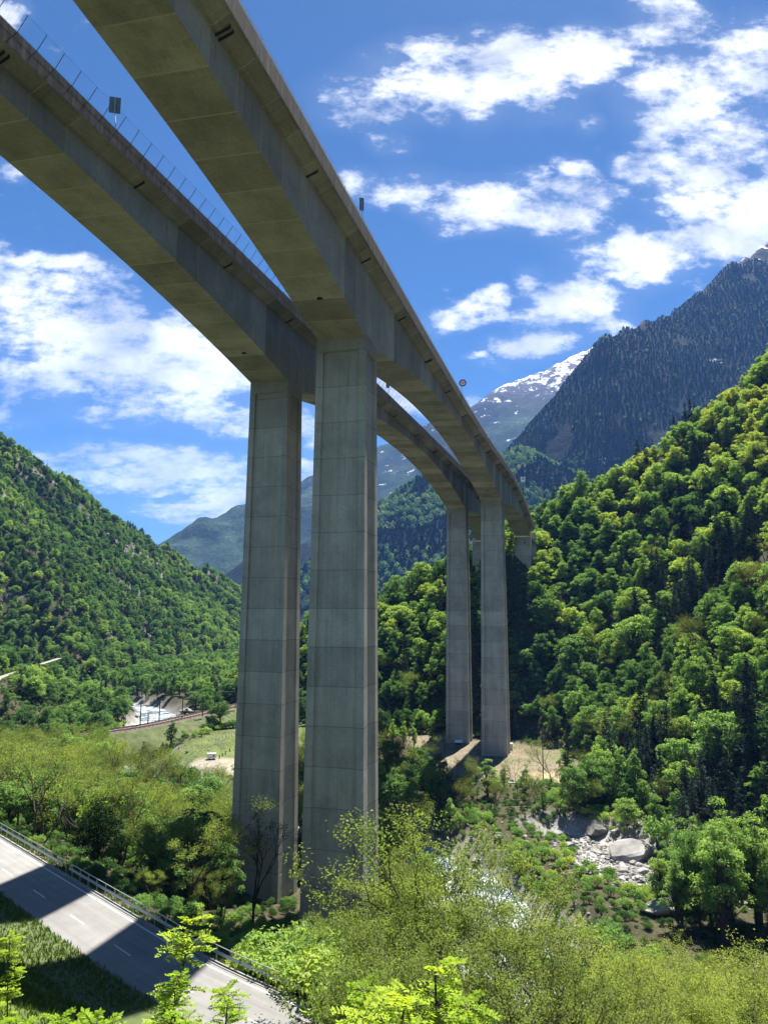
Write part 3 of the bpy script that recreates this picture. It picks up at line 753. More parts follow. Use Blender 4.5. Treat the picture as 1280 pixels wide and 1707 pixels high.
def text_mesh(name, body, size, mat, parent, c, ax, up, nn):
    cu = bpy.data.curves.new(name, 'FONT'); cu.body = body; cu.size = size; cu.align_x = 'CENTER'; cu.align_y = 'CENTER'; cu.extrude = .004
    o = bpy.data.objects.new(name, cu); COL.objects.link(o)
    bpy.context.view_layer.update()
    me = bpy.data.meshes.new_from_object(o.evaluated_get(bpy.context.evaluated_depsgraph_get()))
    bpy.data.objects.remove(o); me.materials.clear(); me.materials.append(mat)
    q = link(name, me, parent); R = Matrix(((ax[0], up[0], nn[0], c[0]), (ax[1], up[1], nn[1], c[1]), (ax[2], up[2], nn[2], c[2]), (0, 0, 0, 1)))
    q.matrix_local = R; return q
text_mesh('lettering', '80', .62, M_red, e, fc + fn * .04, fa, fu, fn)
# white pictogram sign
b = DR.pt(294.0, WH - .1, 0); hgt = aty(867.5, 799, b[1])[2] - b[2]
e = empty('pictogram_sign', b)
tag(e, 'small white square sign with black triangle above the far end of the nearer viaduct', 'road sign')
mb = MB(); mb.tube([[0, .1, -.8], [0, .1, hgt]], .07, 8); mb.obj('post', M_dark, e)
mb = MB(); mb.box((0, 0, hgt + .2), (1.9, .05, 1.7)); mb.obj('panel', M_white, e)
mb = MB()
A3 = [np.array([math.sin(a), 0, math.cos(a)]) for a in (0, 2 * math.pi / 3, 4 * math.pi / 3, 2 * math.pi)]
for i in range(3): mb.tube([A3[i] * .62 + [0, -.04, hgt + .25], A3[i + 1] * .62 + [0, -.04, hgt + .25]], .075, 5)
mb.box((0, -.04, hgt + .15), (.3, .04, .4))
mb.obj('symbol', M_black, e)
mb = MB(); mb.box((0, 0, hgt - .85), (1.5, .05, .3)); mb.obj('plate', M_white, e)

# ------------------------------------------------------------------ mountains
def mountain(name, pts, slope, xs, ys, amp, wl_, mat, seed, kexp=1.0):
    X, Y = np.meshgrid(xs, ys); Z = ridge(X, Y, pts, slope, 90.)
    h = np.clip((Z + 60) / 500., 0, 1)
    wx = X + 60 * fbm(X / 300., Y / 300., 3, seed + 3); wy = Y + 60 * fbm(X / 300., Y / 300., 3, seed + 4)
    Z = Z + h * amp * fbm(wx / wl_, wy / wl_, 6, seed, .52)
    keep = Z > -120
    Zc = np.maximum(Z, -70)
    w, hh = len(xs), len(ys)
    q = ((np.arange(hh - 1)[:, None] * w + np.arange(w - 1)[None])[..., None] + np.array([0, 1, w + 1, w])).reshape(-1, 4)
    q = q[keep.ravel()[q].any(1)]
    me = np_mesh(name, np.stack([X, Y, Zc], -1).reshape(-1, 3), q, mat=mat, smooth=True)
    tag(link(name, me), kind='structure'); return X, Y, Zc
def crest(l, dz=0): return [tuple(aty(px, py, d) + np.array([0, 0, dz])) for px, py, d in l]
M2C = crest([(1560, 300, 3000), (1420, 335, 2900), (1290, 392, 2800), (1220, 420, 2650), (1130, 496, 2480), (1075, 528, 2380), (1010, 562, 2260), (962, 632, 2180), (900, 690, 2120), (862, 722, 2080), (826, 790, 2030), (790, 868, 1950)])
M3C = crest([(860, 742, 1950), (800, 760, 2000), (745, 772, 2050), (700, 800, 2050), (640, 850, 2050), (560, 910, 2050), (500, 965, 2000)])
M1C = crest([(1080, 548, 5400), (990, 570, 5200), (955, 588, 5100), (905, 618, 5000), (850, 645, 4900), (800, 690, 4800), (755, 695, 4800), (700, 706, 4800), (640, 735, 4700), (575, 765, 4600), (520, 795, 4500), (470, 826, 4300)])
M4C = crest([(520, 800, 3500), (460, 812, 3450), (415, 828, 3400), (375, 842, 3300), (345, 853, 3200), (318, 868, 3100), (287, 893, 3000), (255, 930, 2900)])
M5C = crest([(560, 895, 2300), (470, 905, 2300), (430, 922, 2300), (398, 948, 2250), (380, 972, 2200)])
mm2 = mountain_mat('dark_wooded_mountain', (.05, .05, .053), (.008, .012, .009), (.022, .036, .014), 1560, 1.6, .70, .004)
mm1 = mountain_mat('snowy_mountain', (.115, .10, .105), (.014, .022, .020), (.035, .06, .028), 1650, 2.5, .58)
mm4 = mountain_mat('green_mountain', (.08, .085, .09), (.018, .032, .028), (.036, .062, .040), 2600, 1., .5, .003)
X2, Y2, Z2 = mountain('mountain_dark_wooded', M2C, 1.12, np.arange(300, 3300, 22.), np.arange(700, 3400, 22.), 95, 430., mm2, 3)
X3, Y3, Z3 = mountain('mountain_lower_spur', M3C, .8, np.arange(-700, 1300, 20.), np.arange(700, 2500, 20.), 60, 300., mm2, 8)
mountain('mountain_snowy', M1C, .78, np.arange(-1900, 3400, 34.), np.arange(2500, 6600, 34.), 100, 700., mm1, 12)
mountain('mountain_green', M4C, .75, np.arange(-2000, 300, 26.), np.arange(1700, 4400, 26.), 150, 500., mm4, 22)
X5, Y5, Z5 = mountain('mountain_blue_spur', M5C, .7, np.arange(-1100, 300, 20.), np.arange(1500, 2700, 20.), 60, 300., mm2, 28)

# ------------------------------------------------------------------ vegetation: one mesh per kind, copied tree by tree
def rot_basis(nrm, rng):
    nrm = nrm / (np.linalg.norm(nrm, axis=1)[:, None] + 1e-9)
    r = rng.normal(size=nrm.shape); a = np.cross(nrm, r); a /= np.linalg.norm(a, axis=1)[:, None] + 1e-9
    return a, np.cross(nrm, a)
def cards(c, nrm, size, rng, aspect=1.0):
    """leaf cards: kite-shaped quads, slightly folded"""
    a, b = rot_basis(nrm, rng); s = np.broadcast_to(size, (len(c),))[:, None] * .5
    n = nrm / (np.linalg.norm(nrm, axis=1)[:, None] + 1e-9)
    v = np.stack([c - a * s, c + b * s * .62 * aspect + n * s * .18, c + a * s, c - b * s * .62 * aspect + n * s * .18], 1)
    return v.reshape(-1, 3), (np.arange(len(c))[:, None] * 4 + np.arange(4)[None])
def unit(rng, n): v = rng.normal(size=(n, 3)); return v / np.linalg.norm(v, axis=1)[:, None]
def grow(rng, mb, start, d, length, r, depth, tips, bend=.25, split=(2, 3), shrink=.7, up=.15, sides=6, spread=.6):
    n = 4; pts = [np.array(start)]; dd = np.array(d) / np.linalg.norm(d)
    for i in range(n):
        dd = dd + rng.normal(size=3) * bend * .35 + np.array([0, 0, up * .3]); dd /= np.linalg.norm(dd); pts.append(pts[-1] + dd * length / n)
    mb.tube(pts, np.linspace(r, r * .62, n + 1), max(3, sides), False)
    if depth == 0: tips.append((pts[-1], dd, length)); tips.append((pts[2], dd, length)); return
    k = rng.integers(split[0], split[1] + 1)
    for i in range(k):
        nd = dd + unit(rng, 1)[0] * spread; at = pts[-1] if i < 2 else pts[rng.integers(2, n)]
        grow(rng, mb, at, nd, length * shrink * rng.uniform(.8, 1.15), r * .6, depth - 1, tips, bend, split, shrink, up, sides - 1, spread)
def broadleaf(seed, H=12., R=3.9, base=.22, nl=58, per=50, leaf=.58, airy=0., squash=1.0):
    rng = np.random.default_rng(seed); tb = MB(); tips = []
    tr = [np.array([0, 0, -.6])]; d = np.array([0, 0, 1.])
    for i in range(5): tr.append(tr[-1] + np.array([rng.normal() * .16, rng.normal() * .16, H * .16]))
    tb.tube(tr, np.linspace(.22, .09, 6) * H / 12, 7)
    C = []; cz = H * (base + (1 - base) * .5); rz = H * (1 - base) * .5
    for i in range(nl):
        u = unit(rng, 1)[0]; f = rng.uniform(.5, 1.05); egg = (1.0 - .42 * u[2]) * (1 + .18 * math.sin(3 * math.atan2(u[1], u[0]) + seed))
        c = np.array([u[0] * R * f * egg, u[1] * R * f * egg, cz + u[2] * rz * f * .92 * squash]); C.append(c)
        k = min(5, max(1, int((c[2] * .62) / (H * .16)))); s0 = tr[k]
        tb.tube([s0, s0 * .45 + c * .55 + rng.normal(size=3) * .15 + [0, 0, .2], c], [.07, .045, .02], 4, False)
    V = []; Nn = []; Sz = []
    for c in C:
        lr = rng.uniform(.18, .34) * R; n = int(per * (lr / (R * .26)) ** 2 * rng.uniform(.75, 1.2)); u = unit(rng, n)
        u[:, 2] = np.where(u[:, 2] < -.3, -u[:, 2], u[:, 2])
        rad = lr * rng.uniform(.55, 1.05, (n, 1)) ** .7
        p = c + u * rad * np.array([1.08, 1.08, .8]); p += rng.normal(size=p.shape) * .1
        V.append(p); Nn.append(u * .8 + rng.normal(size=u.shape) * .42 + [0, 0, .3]); Sz.append(rng.uniform(.6, 1.25, n) * leaf)
    V = np.concatenate(V); Nn = np.concatenate(Nn); Sz = np.concatenate(Sz)
    v, q = cards(V, Nn, Sz, rng)
    return tb.mesh('trunk', M_bark), np_mesh('crown', v, q, mat=M_leaf)
def conifer(seed, H=15., R=2.6, bare=.18, thin=1.0, droop=.35):
    rng = np.random.default_rng(seed); tb = MB(); tb.tube([[0, 0, -.6], [0.05, 0, H * .5], [0, .05, H * .98]], [.2, .13, .02], 6)
    V = []; Nn = []; Sz = []; z = H * bare
    while z < H * .985:
        f = 1 - (z - H * bare) / (H * (1 - bare)); r = R * (f ** .75) * rng.uniform(.72, 1.1) + .12
        for k in range(int(5 + 4 * f)):
            a = rng.uniform(0, 2 * np.pi); L = r * rng.uniform(.65, 1.12); d = np.array([math.cos(a), math.sin(a), 0])
            if rng.random() > thin: continue
            n = max(4, int(L * 9)); t = rng.uniform(.15, 1, n)[:, None]
            lat = np.array([-d[1], d[0], 0]) * rng.normal(size=(n, 1)) * .22 * L * (1.1 - t)
            p = np.array([0, 0, z]) + d * L * t + lat + np.array([0, 0, 1.]) * (-droop * L * t ** 1.4 + .12 * L * t ** 3) + rng.normal(size=(n, 3)) * .06
            V.append(p); Nn.append(np.array([0, 0, 1.]) + d * .35 + rng.normal(size=(n, 3)) * .45); Sz.append(rng.uniform(.3, .62, n))
        z += H * .028 * rng.uniform(.8, 1.3)
    v, q = cards(np.concatenate(V), np.concatenate(Nn), np.concatenate(Sz), rng, .8)
    return tb.mesh('trunk', M_bark), np_mesh('crown', v, q, mat=M_conif)
def spring_tree(seed, H=13., leaf=.2, per=26, trunk=.17, depth=4, spread=.62, stems=1, mat=None, bark=None, clump=.4):
    rng = np.random.default_rng(seed); tb = MB(); tips = []
    for s_ in range(stems):
        o = rng.normal(size=3) * .35 * (stems > 1); o[2] = -.6
        grow(rng, tb, o, [rng.normal() * .12 * stems, rng.normal() * .12 * stems, 1], H * .34, trunk, depth, tips, .3, (2, 3), .74, .22, 7, spread)
    T = np.array([t[0] for t in tips]); n = per
    zmax = T[:, 2].max()
    p = np.repeat(T, n, 0) + rng.normal(size=(len(T) * n, 3)) * np.array([clump, clump, clump * .7])
    nn = rng.normal(size=p.shape) * .7 + [0, 0, .7]
    v, q = cards(p, nn, rng.uniform(.55, 1.25, len(p)) * leaf, rng, .9)
    sc_ = H / zmax
    tm_ = tb.mesh('trunk', bark or M_bark); cm_ = np_mesh('crown', v, q, mat=mat or M_spring)
    for me in (tm_, cm_): me.transform(Matrix.Diagonal((sc_, sc_, sc_, 1)))
    return tm_, cm_
def sapling(seed, H=5., side=16, leafL=.23):
    """locust shoot with pinnate leaves"""
    rng = np.random.default_rng(seed); tb = MB(); V = []; Q = []; n0 = 0
    st = [np.array([0, 0, -.4])]; d = np.array([0, 0, 1.])
    for i in range(8): d = d + rng.normal(size=3) * .09 + [0, 0, .05]; d /= np.linalg.norm(d); st.append(st[-1] + d * H / 8)
    tb.tube(st, np.linspace(.034, .008, 9), 6)
    st = np.array(st); leaves = []
    def along(f): x = f * 8; i = min(7, int(x)); return st[i] + (st[i + 1] - st[i]) * (x - i)
    for k in range(side):
        f = .25 + .75 * (k + rng.random()) / side; b = along(min(f, .999)); a = k * 2.4 + rng.normal() * .3; L = H * rng.uniform(.08, .17) * (1.3 - f)
        dd = np.array([math.cos(a), math.sin(a), rng.uniform(.35, .9)]); dd /= np.linalg.norm(dd); pts = [b]
        for i in range(3): dd = dd + rng.normal(size=3) * .12; dd /= np.linalg.norm(dd); pts.append(pts[-1] + dd * L / 3)
        tb.tube(pts, np.linspace(.012, .004, 4), 4, False)
        for j in range(int(12 + L * 22)):
            x = rng.uniform(.15, 1) * 3; i = min(2, int(x)); leaves.append((pts[i] + (pts[i + 1] - pts[i]) * (x - i), dd))
    for j in range(int(H * 14)):
        leaves.append((along(rng.uniform(.5, .999)), np.array([0, 0, .4])))
    for j in range(7): leaves.append((st[-1], np.array([0, 0, .7])))
    for (b, dd) in leaves:
        L = leafL * rng.uniform(.65, 1.2); a = rng.uniform(0, 2 * np.pi); d = np.array([math.cos(a), math.sin(a), rng.uniform(.0, .55)]) + dd * .45; d /= np.linalg.norm(d)
        s_ = np.cross(d, [0, 0, 1.]); s_ /= np.linalg.norm(s_) + 1e-9; up = np.cross(s_, d)
        m = int(rng.integers(6, 10)); tt = np.linspace(.25, 1, m); rach = b + d * (L * tt)[:, None] - np.array([0, 0, 1.]) * (L * .35 * tt ** 2)[:, None]
        tb.tube([b, (b + rach[-1]) / 2 + [0, 0, .012], rach[-1]], .0035, 3, False)
        for sgn in (-1, 1, 0):
            idx = [m - 1] if sgn == 0 else range(m)
            for i in idx:
                ax = d if sgn == 0 else s_ * sgn + d * .35; ax = ax / np.linalg.norm(ax) + np.array([0, 0, rng.uniform(-.35, .1)])
                l = L * .22 * rng.uniform(.8, 1.1); w = np.cross(ax, up + rng.normal(size=3) * .3); w /= np.linalg.norm(w) + 1e-9; w *= l * .27
                c0 = rach[i]; V += [c0, c0 + ax * l * .5 + w, c0 + ax * l, c0 + ax * l * .5 - w]; Q.append([n0, n0 + 1, n0 + 2, n0 + 3]); n0 += 4
    return tb.mesh('stem', M_bark), np_mesh('foliage', np.array(V), np.array(Q), mat=M_fresh)
def bush(seed, R=1.3, n=900, leaf=.2, mat=None):
    rng = np.random.default_rng(seed); tb = MB(); V = []; Nn = []
    for k in range(7):
        a = rng.uniform(0, 6.28); r = rng.uniform(.2, .75) * R; c = np.array([math.cos(a) * r, math.sin(a) * r, rng.uniform(.5, 1.15) * R])
        tb.tube([[0, 0, -.3], c * .5 + [0, 0, .1], c], [.04, .025, .01], 4, False)
        u = unit(rng, n // 7); u[:, 2] = abs(u[:, 2]) * 1.1 - .25; V.append(c + u * R * .5 * rng.uniform(.5, 1.05, (len(u), 1))); Nn.append(u + rng.normal(size=u.shape) * .6)
    v, q = cards(np.concatenate(V), np.concatenate(Nn), rng.uniform(.6, 1.3, sum(len(x) for x in V)) * leaf, rng)
    return tb.mesh('stems', M_bark), np_mesh('foliage', v, q, mat=mat or M_leaf)

P_BROAD = [broadleaf(101), broadleaf(102, 14, 3.3, .16), broadleaf(103, 11, 4.3, .14, 64), broadleaf(104, 13, 3.0, .16, 50, 50, .54), broadleaf(105, 14, 4.0, .14, 70)]
P_CONIF = [conifer(201), conifer(202, 16, 2.2, .3, .85), conifer(203, 14, 2.9, .12, 1., .45), conifer(204, 15, 2.4, .42, .7, .2)]
P_SPRING = [spring_tree(301), spring_tree(302, 12, .2, 24, .15, 4, .7), spring_tree(303, 13, .19, 22, .14, 4, .55, 2), spring_tree(304, 11, .2, 28, .15, 4, .66, 2)]
P_FINE = [spring_tree(311, 14, .20, 15, .15, 5, .58, 1, None, None, .3), spring_tree(312, 13, .20, 15, .14, 5, .62, 2, None, None, .3), spring_tree(313, 13, .19, 17, .13, 5, .5, 3, None, None, .3)]
P_FINE.append(spring_tree(314, 13, .19, 8, .12, 5, .52, 3, None, M_barkgrey, .3))
P_GROVE = [broadleaf(121, 12, 2.3, .16, 52, 95, .27), broadleaf(122, 13, 2.5, .14, 56, 95, .27), broadleaf(123, 11, 2.1, .14, 48, 95, .26)]
P_SAP = [sapling(401, 5), sapling(402, 4.2, 11), sapling(403, 5.5, 15), sapling(404, 3.6, 10)]
P_BUSH = [bush(501), bush(502, 1.5, 1000), bush(503, 1.1, 800, .18)]

def plant(name, proto, loc, h, label, cat, group, tint, hmesh, wide=1.0, parts=('trunk', 'crown'), tilt=0.03):
    e = bpy.data.objects.new(name, None); COL.objects.link(e); e.empty_display_size = .5
    e.location = loc; s = h / hmesh; e.scale = (s * wide, s * wide, s)
    e.rotation_euler = (RND.gauss(0, tilt), RND.gauss(0, tilt), RND.uniform(0, 6.28))
    tag(e, label, cat, group)
    for n, me in zip(parts, proto):
        o = bpy.data.objects.new(n, me); COL.objects.link(o); o.parent = e
    o['tint'] = float(tint)
    return e
def hmesh(p): return max(v.co.z for v in p[1].vertices)
for L_ in (P_BROAD, P_CONIF, P_SPRING, P_FINE, P_GROVE, P_SAP, P_BUSH):
    for i, p in enumerate(L_): L_[i] = (p, hmesh(p))

def in_view(x, y, z, m=40):
    d = y * _c + z * _s; v = -y * _s + z * _c; X = x * _cr + v * _sr; V = -x * _sr + v * _cr
    px = 640 + FPX * X / np.maximum(d, .1); py = 853.5 - FPX * V / np.maximum(d, .1)
    return (d > 1) & (px > -m) & (px < 1280 + m) & (py > -m) & (py < 1707 + m), px, py
def jitter(x0, x1, y0, y1, s, rng):
    xs = np.arange(x0, x1, s); ys = np.arange(y0, y1, s); X, Y = np.meshgrid(xs, ys)
    return (X + rng.uniform(-.45, .45, X.shape) * s).ravel(), (Y + rng.uniform(-.45, .45, Y.shape) * s).ravel()
def blocked(x, y, m=0.):
    """places where no tree can stand: river, road, rails, piers, open ground"""
    b = (pdist(x, y, RIVER) < 8.5 + m) | (pdist(x, y, BED) < 9 + m)
    p = PW(x, y); b |= (p < 39.5 + m)
    for D in (DR, DL):
        for yp in (D.y1, D.y2): b |= np.hypot(x - D.x(yp + 3), y - yp - 3) < 8
    b |= inpoly(x, y, CLEAR, .1) > .5; b |= inpoly(x, y, FIELD, .1) > .5
    return b
GN_PENDING = []

def gn_forest(name, pts, scale, rotz, idx, tint, protos, label=None, cat=None, squash=None):
    """one object: copies of tree meshes set on points by geometry nodes"""
    me = bpy.data.meshes.new(name); me.vertices.add(len(pts)); me.vertices.foreach_set('co', np.asarray(pts, np.float32).ravel())
    for an, ty, val in (('size', 'FLOAT', scale), ('turn', 'FLOAT', rotz), ('which', 'INT', idx), ('tint', 'FLOAT', tint)):
        a = me.attributes.new(an, ty, 'POINT'); a.data.foreach_set('value', np.asarray(val, np.int32 if ty == 'INT' else np.float32))
    o = link(name, me); tag(o, label, cat, None, 'stuff')
    ng = bpy.data.node_groups.new(name, 'GeometryNodeTree')
    ng.interface.new_socket('Geometry', in_out='INPUT', socket_type='NodeSocketGeometry'); ng.interface.new_socket('Geometry', in_out='OUTPUT', socket_type='NodeSocketGeometry')
    gi = ng.nodes.new('NodeGroupInput'); go = ng.nodes.new('NodeGroupOutput'); N = ng.nodes.new; L = ng.links.new
    jn = N('GeometryNodeJoinGeometry')
    for parts in reversed(protos):
        j2 = N('GeometryNodeJoinGeometry')
        for ob in parts:
            oi = N('GeometryNodeObjectInfo'); oi.transform_space = 'ORIGINAL'; oi.inputs['Object'].default_value = ob; L(oi.outputs['Geometry'], j2.inputs[0])
        g2 = N('GeometryNodeGeometryToInstance'); L(j2.outputs[0], g2.inputs[0]); L(g2.outputs[0], jn.inputs[0])
    def attr(n, t):
        a = N('GeometryNodeInputNamedAttribute'); a.data_type = t; a.inputs[0].default_value = n; return a.outputs[0]
    m2p = N('GeometryNodeMeshToPoints'); L(gi.outputs[0], m2p.inputs[0])
    ip = N('GeometryNodeInstanceOnPoints'); L(m2p.outputs[0], ip.inputs['Points']); L(jn.outputs[0], ip.inputs['Instance'])
    ip.inputs['Pick Instance'].default_value = True; L(attr('which', 'INT'), ip.inputs['Instance Index'])
    cx = N('ShaderNodeCombineXYZ'); L(attr('turn', 'FLOAT'), cx.inputs[2])
    eu = N('FunctionNodeEulerToRotation'); L(cx.outputs[0], eu.inputs[0]); L(eu.outputs[0], ip.inputs['Rotation'])
    sz = attr('size', 'FLOAT'); cs = N('ShaderNodeCombineXYZ'); L(sz, cs.inputs[0]); L(sz, cs.inputs[1]); L(sz, cs.inputs[2]); L(cs.outputs[0], ip.inputs['Scale'])
    L(ip.outputs[0], go.inputs[0])
    md = o.modifiers.new('scatter', 'NODES'); md.node_group = ng
    return o
PROTO_OBJ = {}
def proto_parts(key, e):
    if key not in PROTO_OBJ: PROTO_OBJ[key] = [c for c in e.children]

rng = np.random.default_rng(5)
def tone(t): return 'yellow-green' if t > .7 else ('bright green' if t > .42 else 'dark green')

# --- the right hillside
x, y = jitter(-75, 420, 96, 420, 5.4, rng)
z = terrain(x, y)
ok, px, py = in_view(x, y, z + 8, 30)
B_ = blocked(x, y)
pq = PW(x, y)
foot = (z > -44.8) & (y > 95)
flat_r = (x > 44) & (x < 130) & (y > 150) & (y < 214) & (z > -49)
hill = ok & ~B_ & ~((px > 850) & (px < 884) & (y > 316) & (y < 338)) & (foot | flat_r) & (y < crest_y(x) + 14) & ((x > 40) | (y > 262))
# keep the ground below the decks near the abutment free for their shade
hx, hy, hz, hpx, hpy = (a[hill] for a in (x, y, z, px, py))
nk = fbm(hx / 38., hy / 38., 3, 71); nt_ = fbm(hx / 22., hy / 22., 3, 72); hh = hz + 46
pc = np.clip(.13 + 1.7 * nk * (hx > 60) + .55 * np.exp(-((hpy - 830) / 90) ** 2) * np.clip((hpx - 1080) / 100, 0, 1) + .25 * np.exp(-((hpy - 980) / 70) ** 2) * np.clip((hpx - 950) / 100, 0, 1), 0, .85) * np.clip((crest_y(hx) - 12 - hy) / 30, .05, 1)
con = rng.random(len(hx)) < pc
htint = np.clip(.52 + .26 * np.clip((hh - 80) / 50, 0, 1) + .45 * nt_ + rng.normal(size=len(hx)) * .09, .15, .92)
dist = np.hypot(hx, hy)
order = np.argsort(dist)
nb = nc = na = 0; stuffs = []
def zone_r(i):
    if hpx[i] < 862: return 'on the wooded slope behind the far piers'
    if hh[i] > 120: return 'along the upper ridge of the right hillside'
    if hh[i] < 34: return 'at the foot of the right hillside'
    return 'halfway up the right hillside'
SPR = []
for i in order:
    hgt = float(np.clip(rng.normal(10.2, 2.2), 5.5, 15.5))
    if con[i]:
        k = int(rng.integers(0, 4)); (pm, hm) = P_CONIF[k]; h = hgt * rng.uniform(1.25, 1.7)
        if nc < 150:
            ti = float(np.clip(.35 + rng.normal() * .2, 0, 1))
            e = plant('conifer_tree', pm, (hx[i], hy[i], hz[i] - .1), h, f'dark grey-green conifer {zone_r(i)}', 'tree', f'dark conifers {zone_r(i)}', ti, hm)
            proto_parts(('c', k), e); nc += 1
        else: stuffs.append((hx[i], hy[i], hz[i] - .1, h / hm, 5 + k, .35))
    else:
        if rng.random() < .16 and na < 70:
            k = int(rng.integers(0, 4)); (pm, hm) = P_SPRING[k]; ti = float(np.clip(.35 + rng.normal() * .22, .05, .85)); tw = 'pale green' if ti > .4 else 'grey-brown'
            plant('ash_tree', pm, (hx[i], hy[i], hz[i] - .1), hgt * 1.05, f'{tw} half-bare tree {zone_r(i)}', 'tree', f'{tw} half-bare trees {zone_r(i)}', ti, hm, 1.1); na += 1; continue
        k = int(rng.integers(0, 5)); (pm, hm) = P_BROAD[k]
        if nb < 222:
            tn = tone(htint[i])
            e = plant('broadleaf_tree', pm, (hx[i], hy[i], hz[i] - .1), hgt, f'{tn} broadleaf tree {zone_r(i)}', 'tree', f'{tn} broadleaf trees {zone_r(i)}', htint[i], hm, rng.uniform(.72, 1.18))
            proto_parts(('b', k), e); nb += 1
        else: stuffs.append((hx[i], hy[i], hz[i] - .1, hgt / hm, k, htint[i]))
PARTS = [PROTO_OBJ[('b', k)] for k in range(5)] + [PROTO_OBJ[('c', k)] for k in range(4)]
def scatter(name, lst, label):
    a = np.array(lst, float)
    return gn_forest(name, a[:, :3], a[:, 3], rng.uniform(0, 6.28, len(a)), a[:, 4].astype(int), a[:, 5], PARTS, label, 'forest')
if stuffs: scatter('forest', stuffs, 'mixed green forest covering the upper right hillside')
print('right hill', len(hx), nb, nc, len(stuffs))
# spruces that break the ridge line
for px_, py_, yy in ((1138, 672, 0), (1148, 664, 0), (1156, 670, 0), (1121, 692, 0), (1075, 738, 0)):
    r = ray(px_, py_); best = None
    for yy in np.arange(250, 384, 3.):
        q = r * (yy / r[1]); g = tz1(q[0], q[1])
        if best is None or abs(q[2] - g - 17) < best[0]: best = (abs(q[2] - g - 17), q, g)
    q, g = best[1:]; h = float(np.clip(q[2] - g, 11, 20)); (pm, hm) = P_CONIF[[0, 2][px_ % 2]]
    plant('spruce_tree', pm, (q[0], q[1], g), h, 'tall dark spruce standing above the yellow-green ridge line', 'tree', 'dark spruces on the right ridge', .1, hm, .85)

# --- valley floor on the left, between the near road and the far hillside
x, y = jitter(-420, 70, 240, 1300, 7.0, rng)
x2_, y2_ = jitter(-150, 20, 98, 240, 5.0, rng); x = np.concatenate([x2_, x]); y = np.concatenate([y2_, y])
z = terrain(x, y); ok, px, py = in_view(x, y, z + 7, 25)
RAILC = [(-175, 190), (-120, 232), (-86.6, 267.9), (-63.2, 333.6), (-52, 400)]
left = ok & ~blocked(x, y) & ~((z > -44.8) & ((x > 40) | (y > 262)) & (x > -140))
left &= (pdist(x, y, RAILC) > 8) & (pdist(x, y, PATH) > 3.6)
# keep the sight lines to the rails, the white water and the field open
sl_ = ((px > 300) & (px < 408) & (py > 1150) & (py < 1290) & (y < 300) & (y > 212)) | ((px > 215) & (px < 320) & (y > 300) & (y < 400) & (py > 1125))
left &= ~sl_
left &= ~((px > 385) & (px < 650) & (y < 125)) & ~((px > 85) & (px < 245) & (y < 113))
left &= ~((px < 150) & (y > 255) & (y < 480) & (pdist(x, y, [(q_[0] * .955, q_[1] * .955) for q_ in PATH]) < 7.5))
vx, vy, vz, vpx, vpy = (a[left] for a in (x, y, z, px, py))
order = np.argsort(np.hypot(vx, vy)); ns = nbl = 0; st2 = []
nv = fbm(vx / 45., vy / 45., 3, 91)
for i in order:
    near = vy[i] < 235
    if near:
        k = int(rng.integers(0, 4)); (pm, hm) = P_SPRING[k]; ti = float(np.clip(.45 + .6 * nv[i] + rng.normal() * .12, .1, .9))
        zn = 'in the thicket left of the front piers' if vpx[i] < 405 else 'between the river and the front piers'
        tw = 'yellow-green' if ti > .45 else 'olive brown'
        if rng.random() < .55:
            e = plant('ash_tree', pm, (vx[i], vy[i], vz[i] - .1), rng.uniform(9, 14), f'{tw} half-bare spring tree {zn}', 'tree', f'{tw} spring trees {zn}', ti, hm, 1.15)
            proto_parts(('s', k), e); ns += 1; continue
    k = int(rng.integers(0, 5)); (pm, hm) = P_BROAD[k]; hgt = rng.uniform(6.5, 11.5)
    ti = float(np.clip(.40 + .5 * nv[i] + rng.normal() * .10, .12, .85))
    if vy[i] < 330 and nbl < 75:
        zn = 'on the left valley floor before the railway' if vy[i] < 250 else 'on the left valley floor beside the white river'
        tn = tone(ti)
        plant('broadleaf_tree', pm, (vx[i], vy[i], vz[i] - .1), hgt, f'{tn} broadleaf tree {zn}', 'tree', f'{tn} broadleaf trees {zn}', ti, hm, rng.uniform(.9, 1.2)); nbl += 1
    else:
        if rng.random() < .12: st2.append((vx[i], vy[i], vz[i] - .1, hgt * 1.2 / P_CONIF[0][1], 5 + int(rng.integers(0, 4)), .35))
        else: st2.append((vx[i], vy[i], vz[i] - .1, hgt / hm, k, ti))
print('valley', len(vx), ns, nbl, len(st2))
# left hillside
x, y = jitter(-620, -40, 300, 1330, 7.2, rng); z = terrain(x, y)
ok, px, py = in_view(x, y, z + 6, 25)
lf = ok & ~((px < 150) & (y > 255) & (y < 480) & (pdist(x, y, [(q_[0] * .955, q_[1] * .955) for q_ in PATH]) < 7.5)) & (z > -44.8) & (pdist(x, y, PATH) > 3.6) & (px < 520) & ((x < -140) | (y > 480))
lx, ly, lz, lpx, lpy = (a[lf] for a in (x, y, z, px, py)); nv = fbm(lx / 60., ly / 60., 4, 95); rk = rockf(lx, ly)
for i in range(len(lx)):
    if rk[i] > .30: continue
    ti = float(np.clip(.40 + .7 * nv[i] + rng.normal() * .13 - .10 * (lz[i] > 20), .05, .9)); k = int(rng.integers(0, 5))
    if rng.random() < .07: st2.append((lx[i], ly[i], lz[i] - .2, rng.uniform(9, 13) / P_CONIF[0][1], 5 + int(rng.integers(0, 4)), .3))
    else: st2.append((lx[i], ly[i], lz[i] - .2, rng.uniform(5, 11) / P_BROAD[k][1], k, ti))
scatter('forest', st2, 'green forest covering the left hillside and far valley floor')
print('left', len(lx), len(st2))

